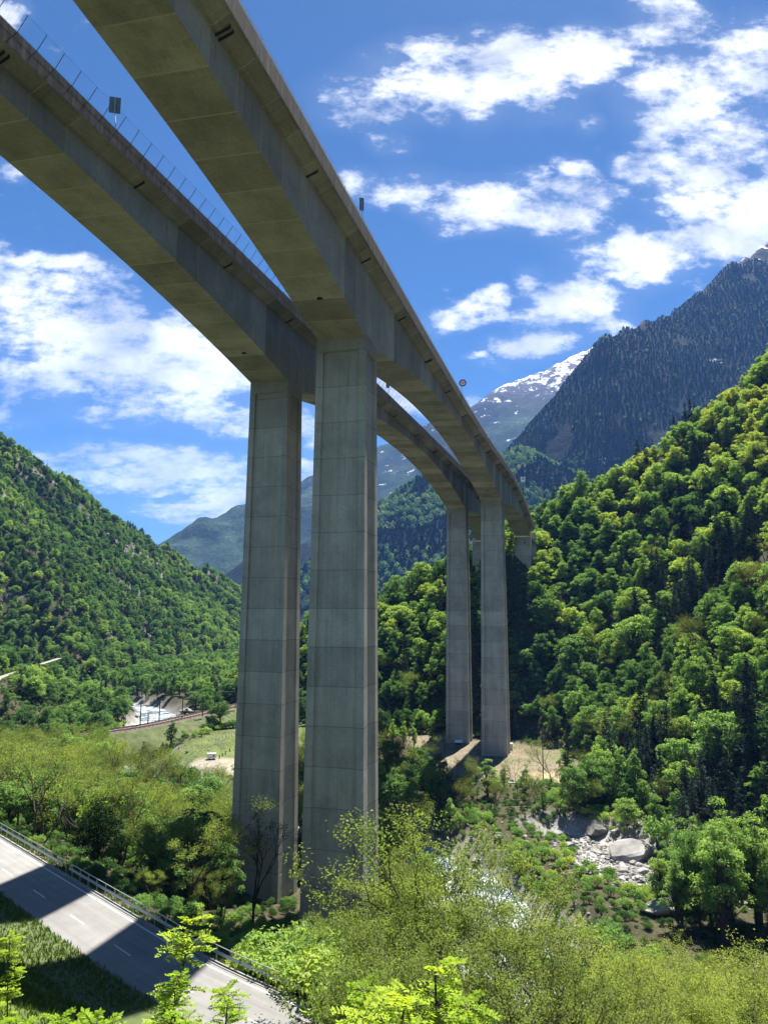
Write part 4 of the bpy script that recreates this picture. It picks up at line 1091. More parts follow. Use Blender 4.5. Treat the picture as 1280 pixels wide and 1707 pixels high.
# --- trees on the mountains: low-count meshes, one object for each mountain
def far_tree(seed, H, R, n, con_):
    r = np.random.default_rng(seed); t = r.uniform(0, 1, n)
    if con_: rad = R * (1 - t) * r.uniform(.5, 1.1, n); zz = H * (.12 + .88 * t)
    else: th = t * np.pi; rad = R * np.sin(th) * r.uniform(.6, 1.1, n); zz = H * (.55 - .43 * np.cos(th))
    a = r.uniform(0, 6.28, n); p = np.stack([np.cos(a) * rad, np.sin(a) * rad, zz], -1)
    nn = np.stack([np.cos(a), np.sin(a), np.full(n, .9)], -1) + r.normal(size=(n, 3)) * .4
    v, q = cards(p, nn, r.uniform(.8, 1.4, n) * R * .75, r, .9)
    return np_mesh('crown', v, q, mat=M_conif if con_ else M_leaf)
far_meshes = [far_tree(1, 15, 6.2, 46, True), far_tree(2, 17, 6.4, 46, True), far_tree(3, 15, 7, 60, False), far_tree(4, 14, 6, 60, False)]
def gn_far(name, pts, scale, idx, tint, label):
    """far woods: the few tree shapes are kept inside the scatter's own node tree as mesh primitives joined from one mesh object"""
    n = len(pts); V = []; Q = []; T = []; MI = []; off = 0
    co = [np.array([v.co[:] for v in m.vertices]) for m in far_meshes]
    for k in range(4):
        s_ = np.where(idx == k)[0]
        if len(s_) == 0: continue
        c = co[k]; a = rng.uniform(0, 6.28, len(s_)); ca_, sa_ = np.cos(a)[:, None], np.sin(a)[:, None]
        X = c[None, :, 0] * ca_ - c[None, :, 1] * sa_; Yv = c[None, :, 0] * sa_ + c[None, :, 1] * ca_
        vv = np.stack([X, Yv, np.broadcast_to(c[None, :, 2], X.shape)], -1) * scale[s_][:, None, None] + pts[s_][:, None]
        V.append(vv.reshape(-1, 3)); nq = vv.shape[0] * vv.shape[1] // 4
        Q.append(np.arange(nq * 4).reshape(-1, 4) + off); off += nq * 4; T.append(np.repeat(tint[s_], len(c))); MI.append(np.full(nq, 0 if k < 2 else 1))
    me = np_mesh(name, np.concatenate(V), np.concatenate(Q), mats=[M_farc, M_farl], mat_idx=np.concatenate(MI))
    at = me.attributes.new('tint', 'FLOAT', 'POINT'); at.data.foreach_set('value', np.concatenate(T).astype(np.float32))
    return tag(link(name, me), label, 'forest', None, 'stuff')
def far_foliage(name, stops):
    m, nt, out = mat_new(name); N = NT(nt)
    at = N.n('ShaderNodeAttribute', attribute_name='tint', attribute_type='GEOMETRY').outputs['Fac']
    rpi = N.n('ShaderNodeNewGeometry').outputs['Random Per Island']
    f = N.math('ADD', at, N.math('MULTIPLY', N.math('SUBTRACT', rpi, .5), .25), True)
    col = N.ramp(f, stops); d = N.n('ShaderNodeBsdfDiffuse', {0: col}); t = N.n('ShaderNodeBsdfTranslucent', {0: col})
    nt.links.new(N.n('ShaderNodeMixShader', {0: .2, 1: d.outputs[0], 2: t.outputs[0]}).outputs[0], out.inputs[0]); return m
M_farc = far_foliage('far_conifer_foliage', [(0., (.005, .009, .008)), (.5, (.011, .018, .012)), (1., (.03, .045, .02))])
M_farl = far_foliage('far_broadleaf_foliage', LEAF)
def far_wood(name, X, Y, Z, step, cnt_scale, label, zmax, green_f, seed, sz=1.):
    r = np.random.default_rng(seed)
    xs = X[0]; ys = Y[:, 0]
    gx_, gy_ = jitter(xs[0], xs[-1], ys[0], ys[-1], step, r)
    fi = (gx_ - xs[0]) / (xs[1] - xs[0]); fj = (gy_ - ys[0]) / (ys[1] - ys[0]); i = np.clip(fi.astype(int), 0, len(xs) - 2); j = np.clip(fj.astype(int), 0, len(ys) - 2); u = fi - i; v = fj - j
    z = (Z[j, i] * (1 - u) + Z[j, i + 1] * u) * (1 - v) + (Z[j + 1, i] * (1 - u) + Z[j + 1, i + 1] * u) * v
    dzy = (Z[j + 1, i] - Z[j, i])
    ok, px, py = in_view(gx_, gy_, z + 10, 10)
    gap = fbm(gx_ / 90., gy_ / 90., 4, seed + 5); hn = z + 180 * fbm(gx_ / 260., gy_ / 260., 4, seed + 1)
    k = ok & (z > -40) & (gap < .46) & (hn < zmax) & (dzy > -10) & (py < 1010) & (px > 480)
    gx_, gy_, z, hn = (a[k] for a in (gx_, gy_, z, hn))
    g = green_f(gx_, gy_, z); isg = r.random(len(z)) < g
    idx = np.where(isg, 2 + r.integers(0, 2, len(z)), r.integers(0, 2, len(z)))
    tint = np.where(isg, np.clip(.5 + .2 * r.normal(size=len(z)), .2, .9), np.clip(.4 + .2 * r.normal(size=len(z)), 0, 1))
    print(name, len(z))
    return gn_far(name, np.stack([gx_, gy_, z - 1], -1), r.uniform(.65, 1.15, len(z)) * sz, idx, tint, label)
band = lambda X_, Y_, Z_: np.clip((fbm((X_ - .6 * Z_) / 190., (Y_ + Z_ * 1.6) / 330., 4, 44) + .06) * 4, 0, .95)
far_wood('forest', X2, Y2, Z2, 8.4, 1, 'dark conifer forest on the high right mountain', 1270, lambda a, b, c: np.clip(.05 + (420 - c) / 900 + .9 * fbm(a / 120., b / 120., 3, 46), .02, .6), 61, .58)
far_wood('forest', X3, Y3, Z3, 12., 1, 'blue-green forest on the lower spur seen between the piers', 900, lambda a, b, c: np.maximum(band(a, b, c), np.clip((160 - c) / 160, 0, .8)), 62)

# ------------------------------------------------------------------ trees and shrubs of the near valley, one by one
def stand(name, L_, k, px, py, yy, label, tint, group=None, cat='tree', wide=1.0, hlim=(3, 22), parts=('trunk', 'crown'), tilt=.03):
    t = aty(px, py, yy); g = tz1(t[0], t[1]); h = float(np.clip(t[2] - g, *hlim)); pm, hm = L_[k % len(L_)]
    return plant(name, pm, (t[0], t[1], g - .1), h, label, cat, group, tint, hm, wide, parts, tilt)
G_ = 'yellow-green spring trees in front of the river'
for i, (px, py, yy, k, ti, lb) in enumerate([
    (800, 1330, 60, 0, .62, 'tallest yellow-green spring tree in the middle, its crown top before the sunny clearing'),
    (872, 1345, 66, 1, .55, 'olive spring tree with thin dark branches beside the tallest one, nearer the boulders'),
    (742, 1392, 57, 2, .66, 'many-stemmed spring tree before the shaded river, left of the tallest one'),
    (925, 1405, 58, 0, .55, 'dark-trunked spring tree with arching limbs just left of the pale boulder bed'),
    (690, 1405, 66, 1, .75, 'bright spring tree over the foaming water right of the nearest pier'),
    (668, 1440, 68, 0, .6, 'spring tree just right of the foot of the nearest pier'),
    (556, 1512, 66, 1, .62, 'spreading spring tree standing before the foot of the nearest pier')]):
    stand('locust_tree', P_FINE, k, px, py, yy, lb, ti, G_, wide=1.1)
fill = [(690, 1450, 74), (715, 1430, 72), (770, 1400, 70), (830, 1385, 74), (895, 1400, 72), (850, 1420, 64), (800, 1440, 62), (945, 1470, 70), (905, 1470, 64), (740, 1455, 64), (604, 1530, 68), (690, 1470, 60), (960, 1500, 62), (870, 1490, 56), (670, 1500, 54), (720, 1500, 50), (780, 1530, 46), (845, 1470, 50), (600, 1590, 52), (890, 1540, 44), (985, 1510, 52), (680, 1560, 44), (830, 1560, 42), (950, 1560, 44), (740, 1590, 40), (560, 1600, 50), (640, 1610, 42)]
for i, (px, py, yy) in enumerate(fill):
    stand('locust_tree', P_FINE, i, px, py, yy, 'slender yellow-green spring tree in the lower middle thicket', float(np.clip(.6 + rng.normal() * .12, .3, .95)), 'slender spring trees of the lower middle thicket', wide=1.1)
for i in range(54):
    yy = rng.uniform(48, 84); px = rng.uniform(925, 1310); py = 1545 + rng.uniform(-6, 45) + (84 - yy) * 1.6 + (30 if px < 1010 else 0)
    stand('young_locust', P_FINE, int(rng.integers(1, 4)), px, py, yy, 'young yellow-green spring tree in the dense thicket at lower right', float(np.clip(.82 + rng.normal() * .12, .4, 1)), 'young spring trees of the lower right thicket', wide=1.15, hlim=(3, 13))
# grove on the right bank
for i in range(20):
    px = rng.uniform(1095, 1300); yy = rng.uniform(110, 127); py = 1385 + rng.uniform(-35, 45) - (30 if px > 1180 else 0)
    stand('alder_tree', P_GROVE, i, px, py, yy, 'slim fresh-green alder in the grove right of the boulders', float(np.clip(.62 + rng.normal() * .07, .4, .85)), 'slim alders of the grove right of the boulders', hlim=(9, 16), wide=1.05)
stand('alder_tree', P_GROVE, 1, 1212, 1325, 118, 'tallest alder with a bare dark trunk rising out of the right grove', .55, hlim=(10, 20))
# trees of particular look
stand('broadleaf_tree', P_GROVE, 0, 812, 1264, 192, 'round bright green tree alone in front of the far right pier', .68, wide=1.7)
stand('broadleaf_tree', P_GROVE, 1, 712, 1246, 204, 'tall shaded tree before the wall left of the sunlit strip', .35, wide=1.1)
stand('broadleaf_tree', P_GROVE, 2, 688, 1262, 206, 'shaded slim tree at the edge of the river wall', .3, wide=1.1)
stand('ash_tree', P_SPRING, 0, 735, 1255, 198, 'thin half-bare tree standing in the deck shadow by the wall', .4)
stand('ash_tree', P_SPRING, 1, 862, 1262, 190, 'thin half-bare tree on the sunny clearing, twin trunks', .5, wide=.8)
stand('ash_tree', P_SPRING, 2, 650, 1215, 215, 'sparse tree between the piers at the left rim of the clearing', .4)
for px, py, yy in ((672, 1195, 262), (690, 1203, 258), (655, 1190, 266), (720, 1205, 262)):
    stand('young_tree', P_GROVE, px, px, py, yy, 'small light green tree in the row behind the clearing', .72, 'small trees behind the clearing', wide=.8, hlim=(3, 9))
stand('willow', P_BUSH, 1, 648, 1335, 172, 'grey-green willow in shade on the river bank right of the nearest pier', .2, hlim=(5, 9), parts=('stems', 'foliage'))
stand('willow', P_BUSH, 0, 1096, 1350, 158, 'pale grey-green round willow behind the boulders', .5, hlim=(4, 8), parts=('stems', 'foliage'), wide=.8)
M_shade_leaf = foliage('shade_darkened_foliage', [(0, (.008, .018, .008)), (.5, (.016, .034, .012)), (1, (.04, .07, .02))], .15)  # deck shade over this one tree, painted into its leaf colour
P_DARK = [broadleaf(131, 12, 4.6, .08, 80, 50, .45)]; P_DARK[0][1].materials[0] = M_shade_leaf; P_DARK[0] = (P_DARK[0], hmesh(P_DARK[0]))
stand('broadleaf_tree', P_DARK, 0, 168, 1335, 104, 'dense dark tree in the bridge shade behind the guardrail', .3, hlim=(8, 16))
stand('locust_tree', P_FINE, 0, 312, 1362, 90, 'sunlit yellow-green tree behind the guardrail, left of the front piers', .82, wide=1.25)
stand('locust_tree', P_FINE, 1, 262, 1440, 88, 'smaller yellow-green tree leaning beside the dark tree behind the guardrail', .7, wide=1.2)
stand('locust_tree', P_FINE, 2, 372, 1440, 92, 'half-shaded tree touching the left edge of the front pier', .5, wide=1.1)
P_BARE = spring_tree(331, 13, .16, 7, .2, 5, .6, 1, foliage('dark_twig_foliage', [(0, (.012, .014, .008)), (1, (.04, .045, .02))], .2), plain('black_bark', (.018, .016, .014), .95, 0, 3, .3), .25)
P_BARE = [(P_BARE, hmesh(P_BARE))]
stand('bare_tree', P_BARE, 0, 428, 1338, 94, 'nearly bare dark tree standing before the left front pier', .3, wide=.95)
for i, (px, py, yy) in enumerate([(440, 1560, 66), (480, 1545, 68), (520, 1555, 66), (410, 1580, 66), (500, 1590, 62), (550, 1585, 60), (590, 1620, 56), (455, 1600, 63), (620, 1600, 55), (575, 1570, 62)]):
    stand('shrub', P_BUSH, i, px, py, yy, 'bright green shrub behind the lower end of the guardrail', .74, 'shrubs behind the lower end of the guardrail', 'shrub', 1.25, (2, 5), ('stems', 'foliage'))
for i in range(22):
    px = rng.uniform(770, 985); yy = rng.uniform(172, 203); t = aty(px, 1330, yy)
    if float(blocked(np.array([t[0]]), np.array([yy]), 0.)[0]): continue
    (pm, hm) = (P_SPRING if i % 3 else P_GROVE)[i % 3]
    plant('ash_tree' if i % 3 else 'young_tree', pm, (t[0], yy, tz1(t[0], yy) - .1), rng.uniform(4, 8.5), 'slender pale tree on the brushy bank below the sunny clearing', 'tree', 'slender trees below the sunny clearing', float(rng.uniform(.35, .75)), hm, 1.15)
e_bush = stand('shrub', P_BUSH, 2, 1040, 1500, 122, 'single rounded bright green shrub among the boulders', .62, None, 'shrub', 1.2, (1.8, 3.2), ('stems', 'foliage'))
for i in range(30):
    px = rng.uniform(880, 1090); yy = rng.uniform(88, 120)
    stand('shrub', P_BUSH, i, px, 1540 + rng.uniform(-25, 20), yy, 'low olive shrub on the near rim of the boulder bed', float(rng.uniform(.3, .6)), 'low shrubs on the rim of the boulder bed', 'shrub', 1.3, (1, 3), ('stems', 'foliage'))
# fresh locust shoots close to the viewpoint
SAPS = [(66, 1562, 14, 'locust shoot at the lower left corner, tall and bright against the shaded grass'), (102, 1645, 12, None), (22, 1655, 12, None), (212, 1553, 15, 'slim bright locust shoot rising over the shaded road'), (252, 1608, 14, 'bushy locust shoot right of the slim one over the road'),
        (262, 1696, 11, None), (150, 1688, 11, None), (372, 1612, 14, 'locust shoot covering the sunlit road end'), (408, 1668, 13, None), (318, 1692, 12, None), (476, 1640, 17, None), (578, 1522, 15, 'bright locust shoot with long hanging leaflets in the lower middle'), (622, 1560, 16, None), (545, 1605, 14, None), (505, 1660, 13, None),
        (700, 1650, 14, None), (800, 1640, 14, None), (832, 1588, 16, None), (928, 1515, 18, 'tallest locust shoot right of the dark trunk in the lower middle'), (902, 1600, 16, None), (752, 1685, 13, None), (640, 1670, 13, None), (430, 1690, 12, None), (980, 1650, 15, None)]
for i, (px, py, yy, lb) in enumerate(SAPS):
    stand('locust_shoot', P_SAP, i, px, py, yy, lb or 'bright yellow-green locust shoot at the bottom edge of the view', float(np.clip(.6 + rng.normal() * .15, .25, .95)), 'locust shoots along the bottom edge' if not lb else None, 'sapling', 1.0, (2.2, 8.5), ('stem', 'foliage'), .06)

# ------------------------------------------------------------------ undergrowth and grass
bmeshes = [(P_BUSH[k][0], P_BUSH[k][1]) for k in range(3)]
BPARTS = [[c for c in e_bush.children]]
x, y = jitter(-215, 120, 60, 470, 2.0, rng); z = terrain(x, y)
ok, px, py = in_view(x, y, z + 1, 10)
u_ok = ok & (pdist(x, y, RIVER) > 9.5) & (pdist(x, y, BED) > 8.5) & (PW(x, y) > 39.5) & (inpoly(x, y, CLEAR, .1) < .5) & (inpoly(x, y, FIELD, .1) < .5) & (pdist(x, y, RAILC) > 6) & (pdist(x, y, PATH) > 2.6) & ((y < 330) | (pdist(x, y, PATH) < 28))
for D in (DR, DL):
    for yp in (D.y1, D.y2): u_ok &= np.hypot(x - D.x(yp + 3), y - yp - 3) > 6.5
u_ok &= (rng.random(len(x)) < .8)
xh, yh = jitter(-60, 330, 150, 420, 3.3, rng); zh = terrain(xh, yh); okh, _a, _b = in_view(xh, yh, zh + 1, 10)
mh = okh & (zh > -44) & ((xh > 40) | (yh > 262)) & (yh < crest_y(xh) + 6); n_h = int(mh.sum())
x = np.concatenate([x[u_ok], xh[mh]]); y = np.concatenate([y[u_ok], yh[mh]]); z = np.concatenate([z[u_ok], zh[mh]]); u_ok = np.ones(len(x), bool)
ux, uy, uz = x[u_ok], y[u_ok], z[u_ok]; nn_ = fbm(ux / 16., uy / 16., 3, 81)
gn_forest('undergrowth', np.stack([ux, uy, uz - .1], -1), rng.uniform(.4, 1.25, len(ux)) * (1 + .6 * nn_), rng.uniform(0, 6.28, len(ux)), np.zeros(len(ux), int),
          np.clip(.42 + .6 * nn_ + .2 * (np.arange(len(ux)) >= len(ux) - n_h) + rng.normal(size=len(ux)) * .12, .05, .95), BPARTS, 'low leafy undergrowth covering the ground beneath the trees', 'undergrowth')
def grass(name, x, y, h, nb, label, tint):
    n = len(x); z = terrain(x, y); p = PW(x, y); z = np.where((p > 23.6) & (p < 30.6), np.maximum(z, np.interp(p, VERGE_P, VERGE_Z)), z); r = np.random.default_rng(77)
    bx = np.repeat(x, nb) + r.normal(size=n * nb) * .12; by = np.repeat(y, nb) + r.normal(size=n * nb) * .12; bz = np.repeat(z, nb)
    a = r.uniform(0, 6.28, n * nb); hh_ = np.repeat(h * (1 + .6 * fbm(x / 3., y / 3., 3, 5)), nb) * r.uniform(.6, 1.3, n * nb); w = .035 * (1 + hh_)
    b = np.stack([bx, by, bz - .05], -1); s_ = np.stack([np.cos(a) * w, np.sin(a) * w, np.zeros_like(a)], -1)
    le = np.stack([r.normal(size=n * nb) * .35 * hh_, r.normal(size=n * nb) * .35 * hh_, hh_], -1)
    v = np.stack([b - s_, b + s_, b + le * .6 + s_ * .8, b + le], 1)
    me = np_mesh(name, v.reshape(-1, 3), np.arange(n * nb * 4).reshape(-1, 4), mat=M_grass); o = link(name, me); o['tint'] = tint; return tag(o, label, 'grass', None, 'stuff')
x, y = jitter(-75, 5, 20, 105, .5, rng); p = PW(x, y); z = terrain(x, y); ok, px, py = in_view(x, y, z, 20)
m_ = ok & (p > 8) & (p < 30.3); grass('grass', x[m_], y[m_], .34, 7, 'green grass on the bank beside the near road', .55)
x, y = jitter(-110, 20, 50, 115, .55, rng); p = PW(x, y); z = terrain(x, y); ok, px, py = in_view(x, y, z, 20)
m_ = ok & (p > 37.7) & (p < 41.5); grass('grass', x[m_], y[m_], .4, 6, 'rough grass along the verge behind the guardrail', .5)
x, y = jitter(-80, 60, 205, 322, 1.3, rng); z = terrain(x, y); ok, px, py = in_view(x, y, z, 20)
m_ = ok & ((inpoly(x, y, FIELD, .1) > .5) & (pdist(x, y, [(-52, 215), (-52, 240)]) > 10) | (inpoly(x, y, CLEAR, .1) > .5) & (fbm(x / 9., y / 9., 3, 14) > -.08)); grass('grass', x[m_], y[m_], .3, 5, 'short grass of the meadow and clearing behind the piers', .65)

# ------------------------------------------------------------------ boulders
import bmesh
def rock_mat():
    m, nt, out = mat_new('pale_granite'); N = NT(nt)
    P = N.n('ShaderNodeTexCoord').outputs['Object']; oi = N.n('ShaderNodeObjectInfo').outputs['Random']
    a = N.noise(P, .8, 6, .65); b = N.noise(P, 6., 5, .7)
    col = N.ramp(N.math('ADD', a, N.math('MULTIPLY', N.math('SUBTRACT', oi, .5), .16)), [(.3, (.09, .085, .08)), (.48, (.23, .222, .21)), (.7, (.37, .36, .34))])
    bs = N.bsdf(col, .9, N.bump(N.math('ADD', a, N.math('MULTIPLY', b, .3)), .6, .15), .2); nt.links.new(bs.outputs[0], out.inputs[0]); return m
M_rock = rock_mat()
def rock(seed, sub=4):
    r = np.random.default_rng(seed); bm = bmesh.new(); bmesh.ops.create_icosphere(bm, subdivisions=sub, radius=1.0)
    v = np.array([x.co[:] for x in bm.verts]); f = np.array([[w.index for w in x.verts] for x in bm.faces]); bm.free()
    for k in range(9):                       # cleave flat faces
        n = unit(r, 1)[0]; d = r.uniform(.45, .8); e = v @ n - d; v = v - np.where(e > 0, e, 0)[:, None] * n * .92
    v = v + v * (.10 * fbm(v[:, 0] * 2 + seed, v[:, 1] * 2 + v[:, 2], 4, seed))[:, None]
    v *= np.array([1.2, .95, .62]); return np_mesh('boulder', v, None, f, mat=M_rock, smooth=False)
ROCKS = [rock(i + 1, 3) for i in range(6)]
def boulder(x, y, s, label, group=None, rz=None, sc_=(1, 1, 1)):
    o = bpy.data.objects.new('boulder', ROCKS[int(rng.integers(0, 6))]); COL.objects.link(o); o.location = (x, y, tz1(x, y) + s * .22)
    o.rotation_euler = (rng.normal() * .18, rng.normal() * .18, rng.uniform(0, 6.28) if rz is None else rz); o.scale = (s * sc_[0], s * sc_[1], s * sc_[2]); return tag(o, label, 'boulder', group)
q = onz(1045, 1425, -49); boulder(q[0], q[1], 4.2, 'largest pale slab-topped boulder at the head of the boulder bed', None, .3, (1.2, 1, .9))
q = onz(1010, 1395, -49); boulder(q[0] - 1, q[1] + 4, 3.2, 'big dark grey boulder in shade behind the boulder bed', None, 1.2)
q = onz(1075, 1500, -49); boulder(q[0], q[1], 2.4, 'dark-sided boulder beside the round bright shrub', None, 2.)
q = onz(1110, 1540, -48); boulder(q[0], q[1], 3.0, 'broad grey rock at the foot of the right grove', None, .5, (1.3, 1, .8))
q = onz(930, 1385, -49); boulder(q[0], q[1], 2.2, 'brownish boulder on the left rim of the boulder bed', None, .9)
def along_poly(P, n, w):
    P = np.array(P, float); L = np.concatenate([[0], np.cumsum(np.hypot(*np.diff(P, axis=0).T))]); u = rng.uniform(0, L[-1], n)
    return np.interp(u, L, P[:, 0]) + rng.normal(size=n) * w, np.interp(u, L, P[:, 1]) + rng.normal(size=n) * w
bx, by = along_poly(BED, 130, 5.5)
for a, b in zip(bx, by): boulder(a, b, float(np.clip(rng.lognormal(-.35, .45), .3, 1.6)), 'pale granite boulder lying in the bright boulder bed', 'boulders of the bright boulder bed')
bx, by = along_poly(RIVER[5:], 60, 6.5)
for a, b in zip(bx, by):
    if PW(a, b) > 55: boulder(a, b, float(np.clip(rng.lognormal(0, .4), .5, 2.4)), 'grey boulder breaking the white water of the river', 'boulders in the near river')
bx, by = along_poly(RIVER[1:5], 150, 6.)
for a, b in zip(bx, by): boulder(a, b, float(np.clip(rng.lognormal(-.1, .5), .45, 2.4)), 'dark wet boulder in the distant white river at left', 'boulders in the distant river')
bx, by = along_poly(BED, 5200, 7.); x2_, y2_ = along_poly(RIVER[3:], 2600, 9.); bx = np.concatenate([bx, x2_]); by = np.concatenate([by, y2_])
k = PW(bx, by) > 55; bx, by = bx[k], by[k]; sc_ = np.clip(rng.lognormal(-1.35, .5, len(bx)), .1, .8); ang = rng.uniform(0, 6.28, len(bx))
rv = np.array([v.co[:] for v in rock(40, 1).vertices]); rt_ = np.array([list(p.vertices) for p in rock(40, 1).polygons]); bz = terrain(bx, by)
ca_, sa_ = np.cos(ang)[:, None], np.sin(ang)[:, None]
V = np.stack([(rv[None, :, 0] * ca_ - rv[None, :, 1] * sa_), (rv[None, :, 0] * sa_ + rv[None, :, 1] * ca_), np.broadcast_to(rv[None, :, 2], (len(bx), len(rv)))], -1) * sc_[:, None, None] + np.stack([bx, by, bz + sc_ * .15], -1)[:, None]
me = np_mesh('river_stones', V.reshape(-1, 3), None, (rt_[None] + (np.arange(len(bx)) * len(rv))[:, None, None]).reshape(-1, 3), mat=M_rock)
tag(link('river_stones', me), 'loose pale stones covering the river bed', 'stones', None, 'stuff')

# ------------------------------------------------------------------ railway, valley road, clearing
RZ = -41.2
rc = np.array(RAILC, float); L_ = np.concatenate([[0], np.cumsum(np.hypot(*np.diff(rc, axis=0).T))]); ur = np.arange(0, L_[-1], 2.); cc = np.stack([np.interp(ur, L_, rc[:, 0]), np.interp(ur, L_, rc[:, 1])], -1)
for _ in range(60): cc[1:-1] = (cc[:-2] + 2 * cc[1:-1] + cc[2:]) / 4
tt_ = np.gradient(cc, axis=0); tt_ /= np.linalg.norm(tt_, axis=1)[:, None]; rn_ = np.stack([tt_[:, 1], -tt_[:, 0]], -1)
def railpt(o, z): return np.concatenate([cc + rn_ * o, np.full((len(cc), 1), z)], 1)
mb = MB(); mb.loft(np.stack([railpt(-3.9, RZ - .45), railpt(-3.5, RZ), railpt(3.5, RZ), railpt(3.9, RZ - .45)], 1), False, ur, np.arange(4.), False); tag(mb.obj('railway_bed', M_ballast), kind='structure')
mb = MB(); mb.loft(np.stack([railpt(-12, RZ - 6.5), railpt(-4.6, RZ - .4), railpt(4.6, RZ - .4), railpt(12, RZ - 6.5)], 1), False, ur, np.arange(4.), False); tag(mb.obj('railway_embankment', plain('embankment_grass', (.085, .105, .04), 1, 0, .35, .5, .5)), kind='structure')
e = empty('railway_track', (*cc[len(cc) // 2], RZ)); o_ = np.array(e.location); tag(e, 'rusty double railway track curving on its embankment at left', 'railway track')
for c0 in (-2.1, 2.1):
    for g in (-.75, .75):
        mb = MB(); a, b = railpt(c0 + g - .05, RZ + .25) - o_, railpt(c0 + g + .05, RZ + .25) - o_; lo = np.array([0, 0, -.2]); mb.loft(np.stack([a + lo, a, b, b + lo], 1)); mb.obj('rail', M_rust, e)
mb = MB()
for i in range(0, len(cc)):
    for c0 in (-2.1, 2.1):
        R = np.array([[rn_[i, 0], tt_[i, 0], 0], [rn_[i, 1], tt_[i, 1], 0], [0, 0, 1]]); mb.box(np.array([*(cc[i] + rn_[i] * c0), RZ + .03]) - o_, (2.5, .3, .12), R)
mb.obj('sleepers', M_wood, e)
M_mast = plain('catenary_mast_steel', (.05, .05, .045), .7, .3, 3, .2)
def mast(px, py, h, label):
    q = onz(px, py, RZ + .1); e = empty('catenary_mast', q); tag(e, label, 'mast', 'catenary masts along the railway')
    mb = MB(); mb.box((0, 0, h / 2), (.36, .36, h), None, .7); mb.obj('post', M_mast, e); return e, q
for px, py, lb in ((234, 1209, 'single dark catenary mast nearest the thicket'), (265.6, 1202, 'second single catenary mast, in front of the white water'), (247, 1206, 'short catenary mast between the two single ones')):
    e, q = mast(px, py, 7.6 if px != 247 else 3.6, lb); mb = MB(); mb.tube([[0, 0, 6.6 if px != 247 else 3.2], [1.6, .6, 6.9 if px != 247 else 3.4]], .07, 5); mb.obj('bracket', M_mast, e)
for (a, b, lb) in (((304, 1196), (338, 1194), 'left catenary portal with a crossbeam over the tracks'), ((358.5, 1183), (392.6, 1181), 'catenary portal with a crossbeam nearest the front pier')):
    e, q = mast(a[0], a[1], 7.8, lb); q2 = onz(b[0], b[1], RZ + .1) - q
    mb = MB(); mb.box((q2[0], q2[1], 3.9), (.36, .36, 7.8), None, .7); mb.obj('post', M_mast, e)
    mb = MB(); mb.tube([[0, 0, 7.1], [q2[0], q2[1], 7.1]], .16, 5); mb.tube([[0, 0, 6.7], [q2[0], q2[1], 6.7]], .06, 4); mb.obj('crossbeam', M_mast, e)
pmb, pc_, pu_ = ribbon(PATH, 1.5, .12, 3., lambda x, y: np.full(np.shape(x), -29.85), 4); tag(pmb.obj('valley_road', plain('pale_gravel_road', (.22, .21, .18), .95, 0, 1.5, .25)), kind='structure')
# retaining wall of the clearing along the river
e = empty('river_wall', (8, 214, -49)); tag(e, 'low grey concrete wall between the clearing and the river', 'wall'); o_ = np.array(e.location)
wp = np.array([(-24, 221), (-8, 216.5), (8, 213.5), (24, 211), (40, 206)], float)
mb = MB(); nrm = np.array([.16, .987]); mb.loft(np.array([[[*w, -55], [*w, -46.0], [*(w + nrm * .5), -46.0], [*(w + nrm * .5), -55]] for w in wp]) - o_); wl_ = mb.obj('wall', M_wallc, e)
mb = MB(); mb.loft(np.array([[[*(w - nrm * .12), -46.0], [*(w - nrm * .12), -45.75], [*(w + nrm * .62), -45.75], [*(w + nrm * .62), -46.0]] for w in wp]) - o_); mb.obj('coping', plain('wall_coping', (.36, .36, .35), .9), e)
# white cabinet, roofed box, utility pole and its wires
q = onz(846, 1247, -45.2); e = empty('equipment_cabinet', (q[0] + .8, q[1], tz1(q[0] + .8, q[1]))); tag(e, 'white equipment cabinet at the right foot of the far right pier', 'cabinet')
mb = MB(); mb.box((0, 0, 1.0), (1.6, 1.2, 2.0)); mb.obj('cabinet_body', M_white, e); mb = MB(); mb.box((0, 0, 2.06), (1.75, 1.35, .1)); mb.obj('cabinet_roof', M_white, e); mb = MB(); mb.box((.1, -.62, 1.0), (1.2, .04, 1.6)); mb.obj('cabinet_door', M_steel, e)
q = aty(764, 1236, 262); zz = tz1(q[0], q[1]); e = empty('roofed_box', (q[0], q[1], zz)); tag(e, 'small box on legs with a white slanted roof before the far left pier', 'hut')
mb = MB(); mb.box((0, 0, 1.2), (1.8, 1.2, 1.0)); mb.obj('box', M_dark, e); mb = MB(); R = np.array([[1, 0, 0], [0, .94, -.34], [0, .34, .94]]); mb.box((0, -.1, 1.95), (2.4, 1.7, .1), R); mb.obj('roof', M_white, e)
for sx in (-.8, .8): mb = MB(); mb.box((sx, 0, .35), (.12, 1., .7)); mb.obj('leg', M_dark, e)
q = onz(905, 1300, -45.6); zz = tz1(q[0], q[1]); e = empty('utility_pole', (q[0], q[1], zz)); tag(e, 'dark wooden utility pole on the sunny clearing', 'utility pole')
mb = MB(); mb.tube([[0, 0, -.5], [.05, 0, 14.2]], [.17, .11], 8); mb.obj('pole', M_wood, e); mb = MB(); mb.tube([[-.7, 0, 13.4], [.8, 0, 13.4]], .06, 5); mb.obj('crossarm', M_wood, e); mb = MB(); mb.tube([[0, 0, 6.5], [-.9, -3.2, -.2]], .015, 4); mb.obj('stay_wire', M_dark, e)
A_ = np.array([q[0] + .6, q[1], zz + 13.5]); B__ = aty(1075, 1352, 120.)
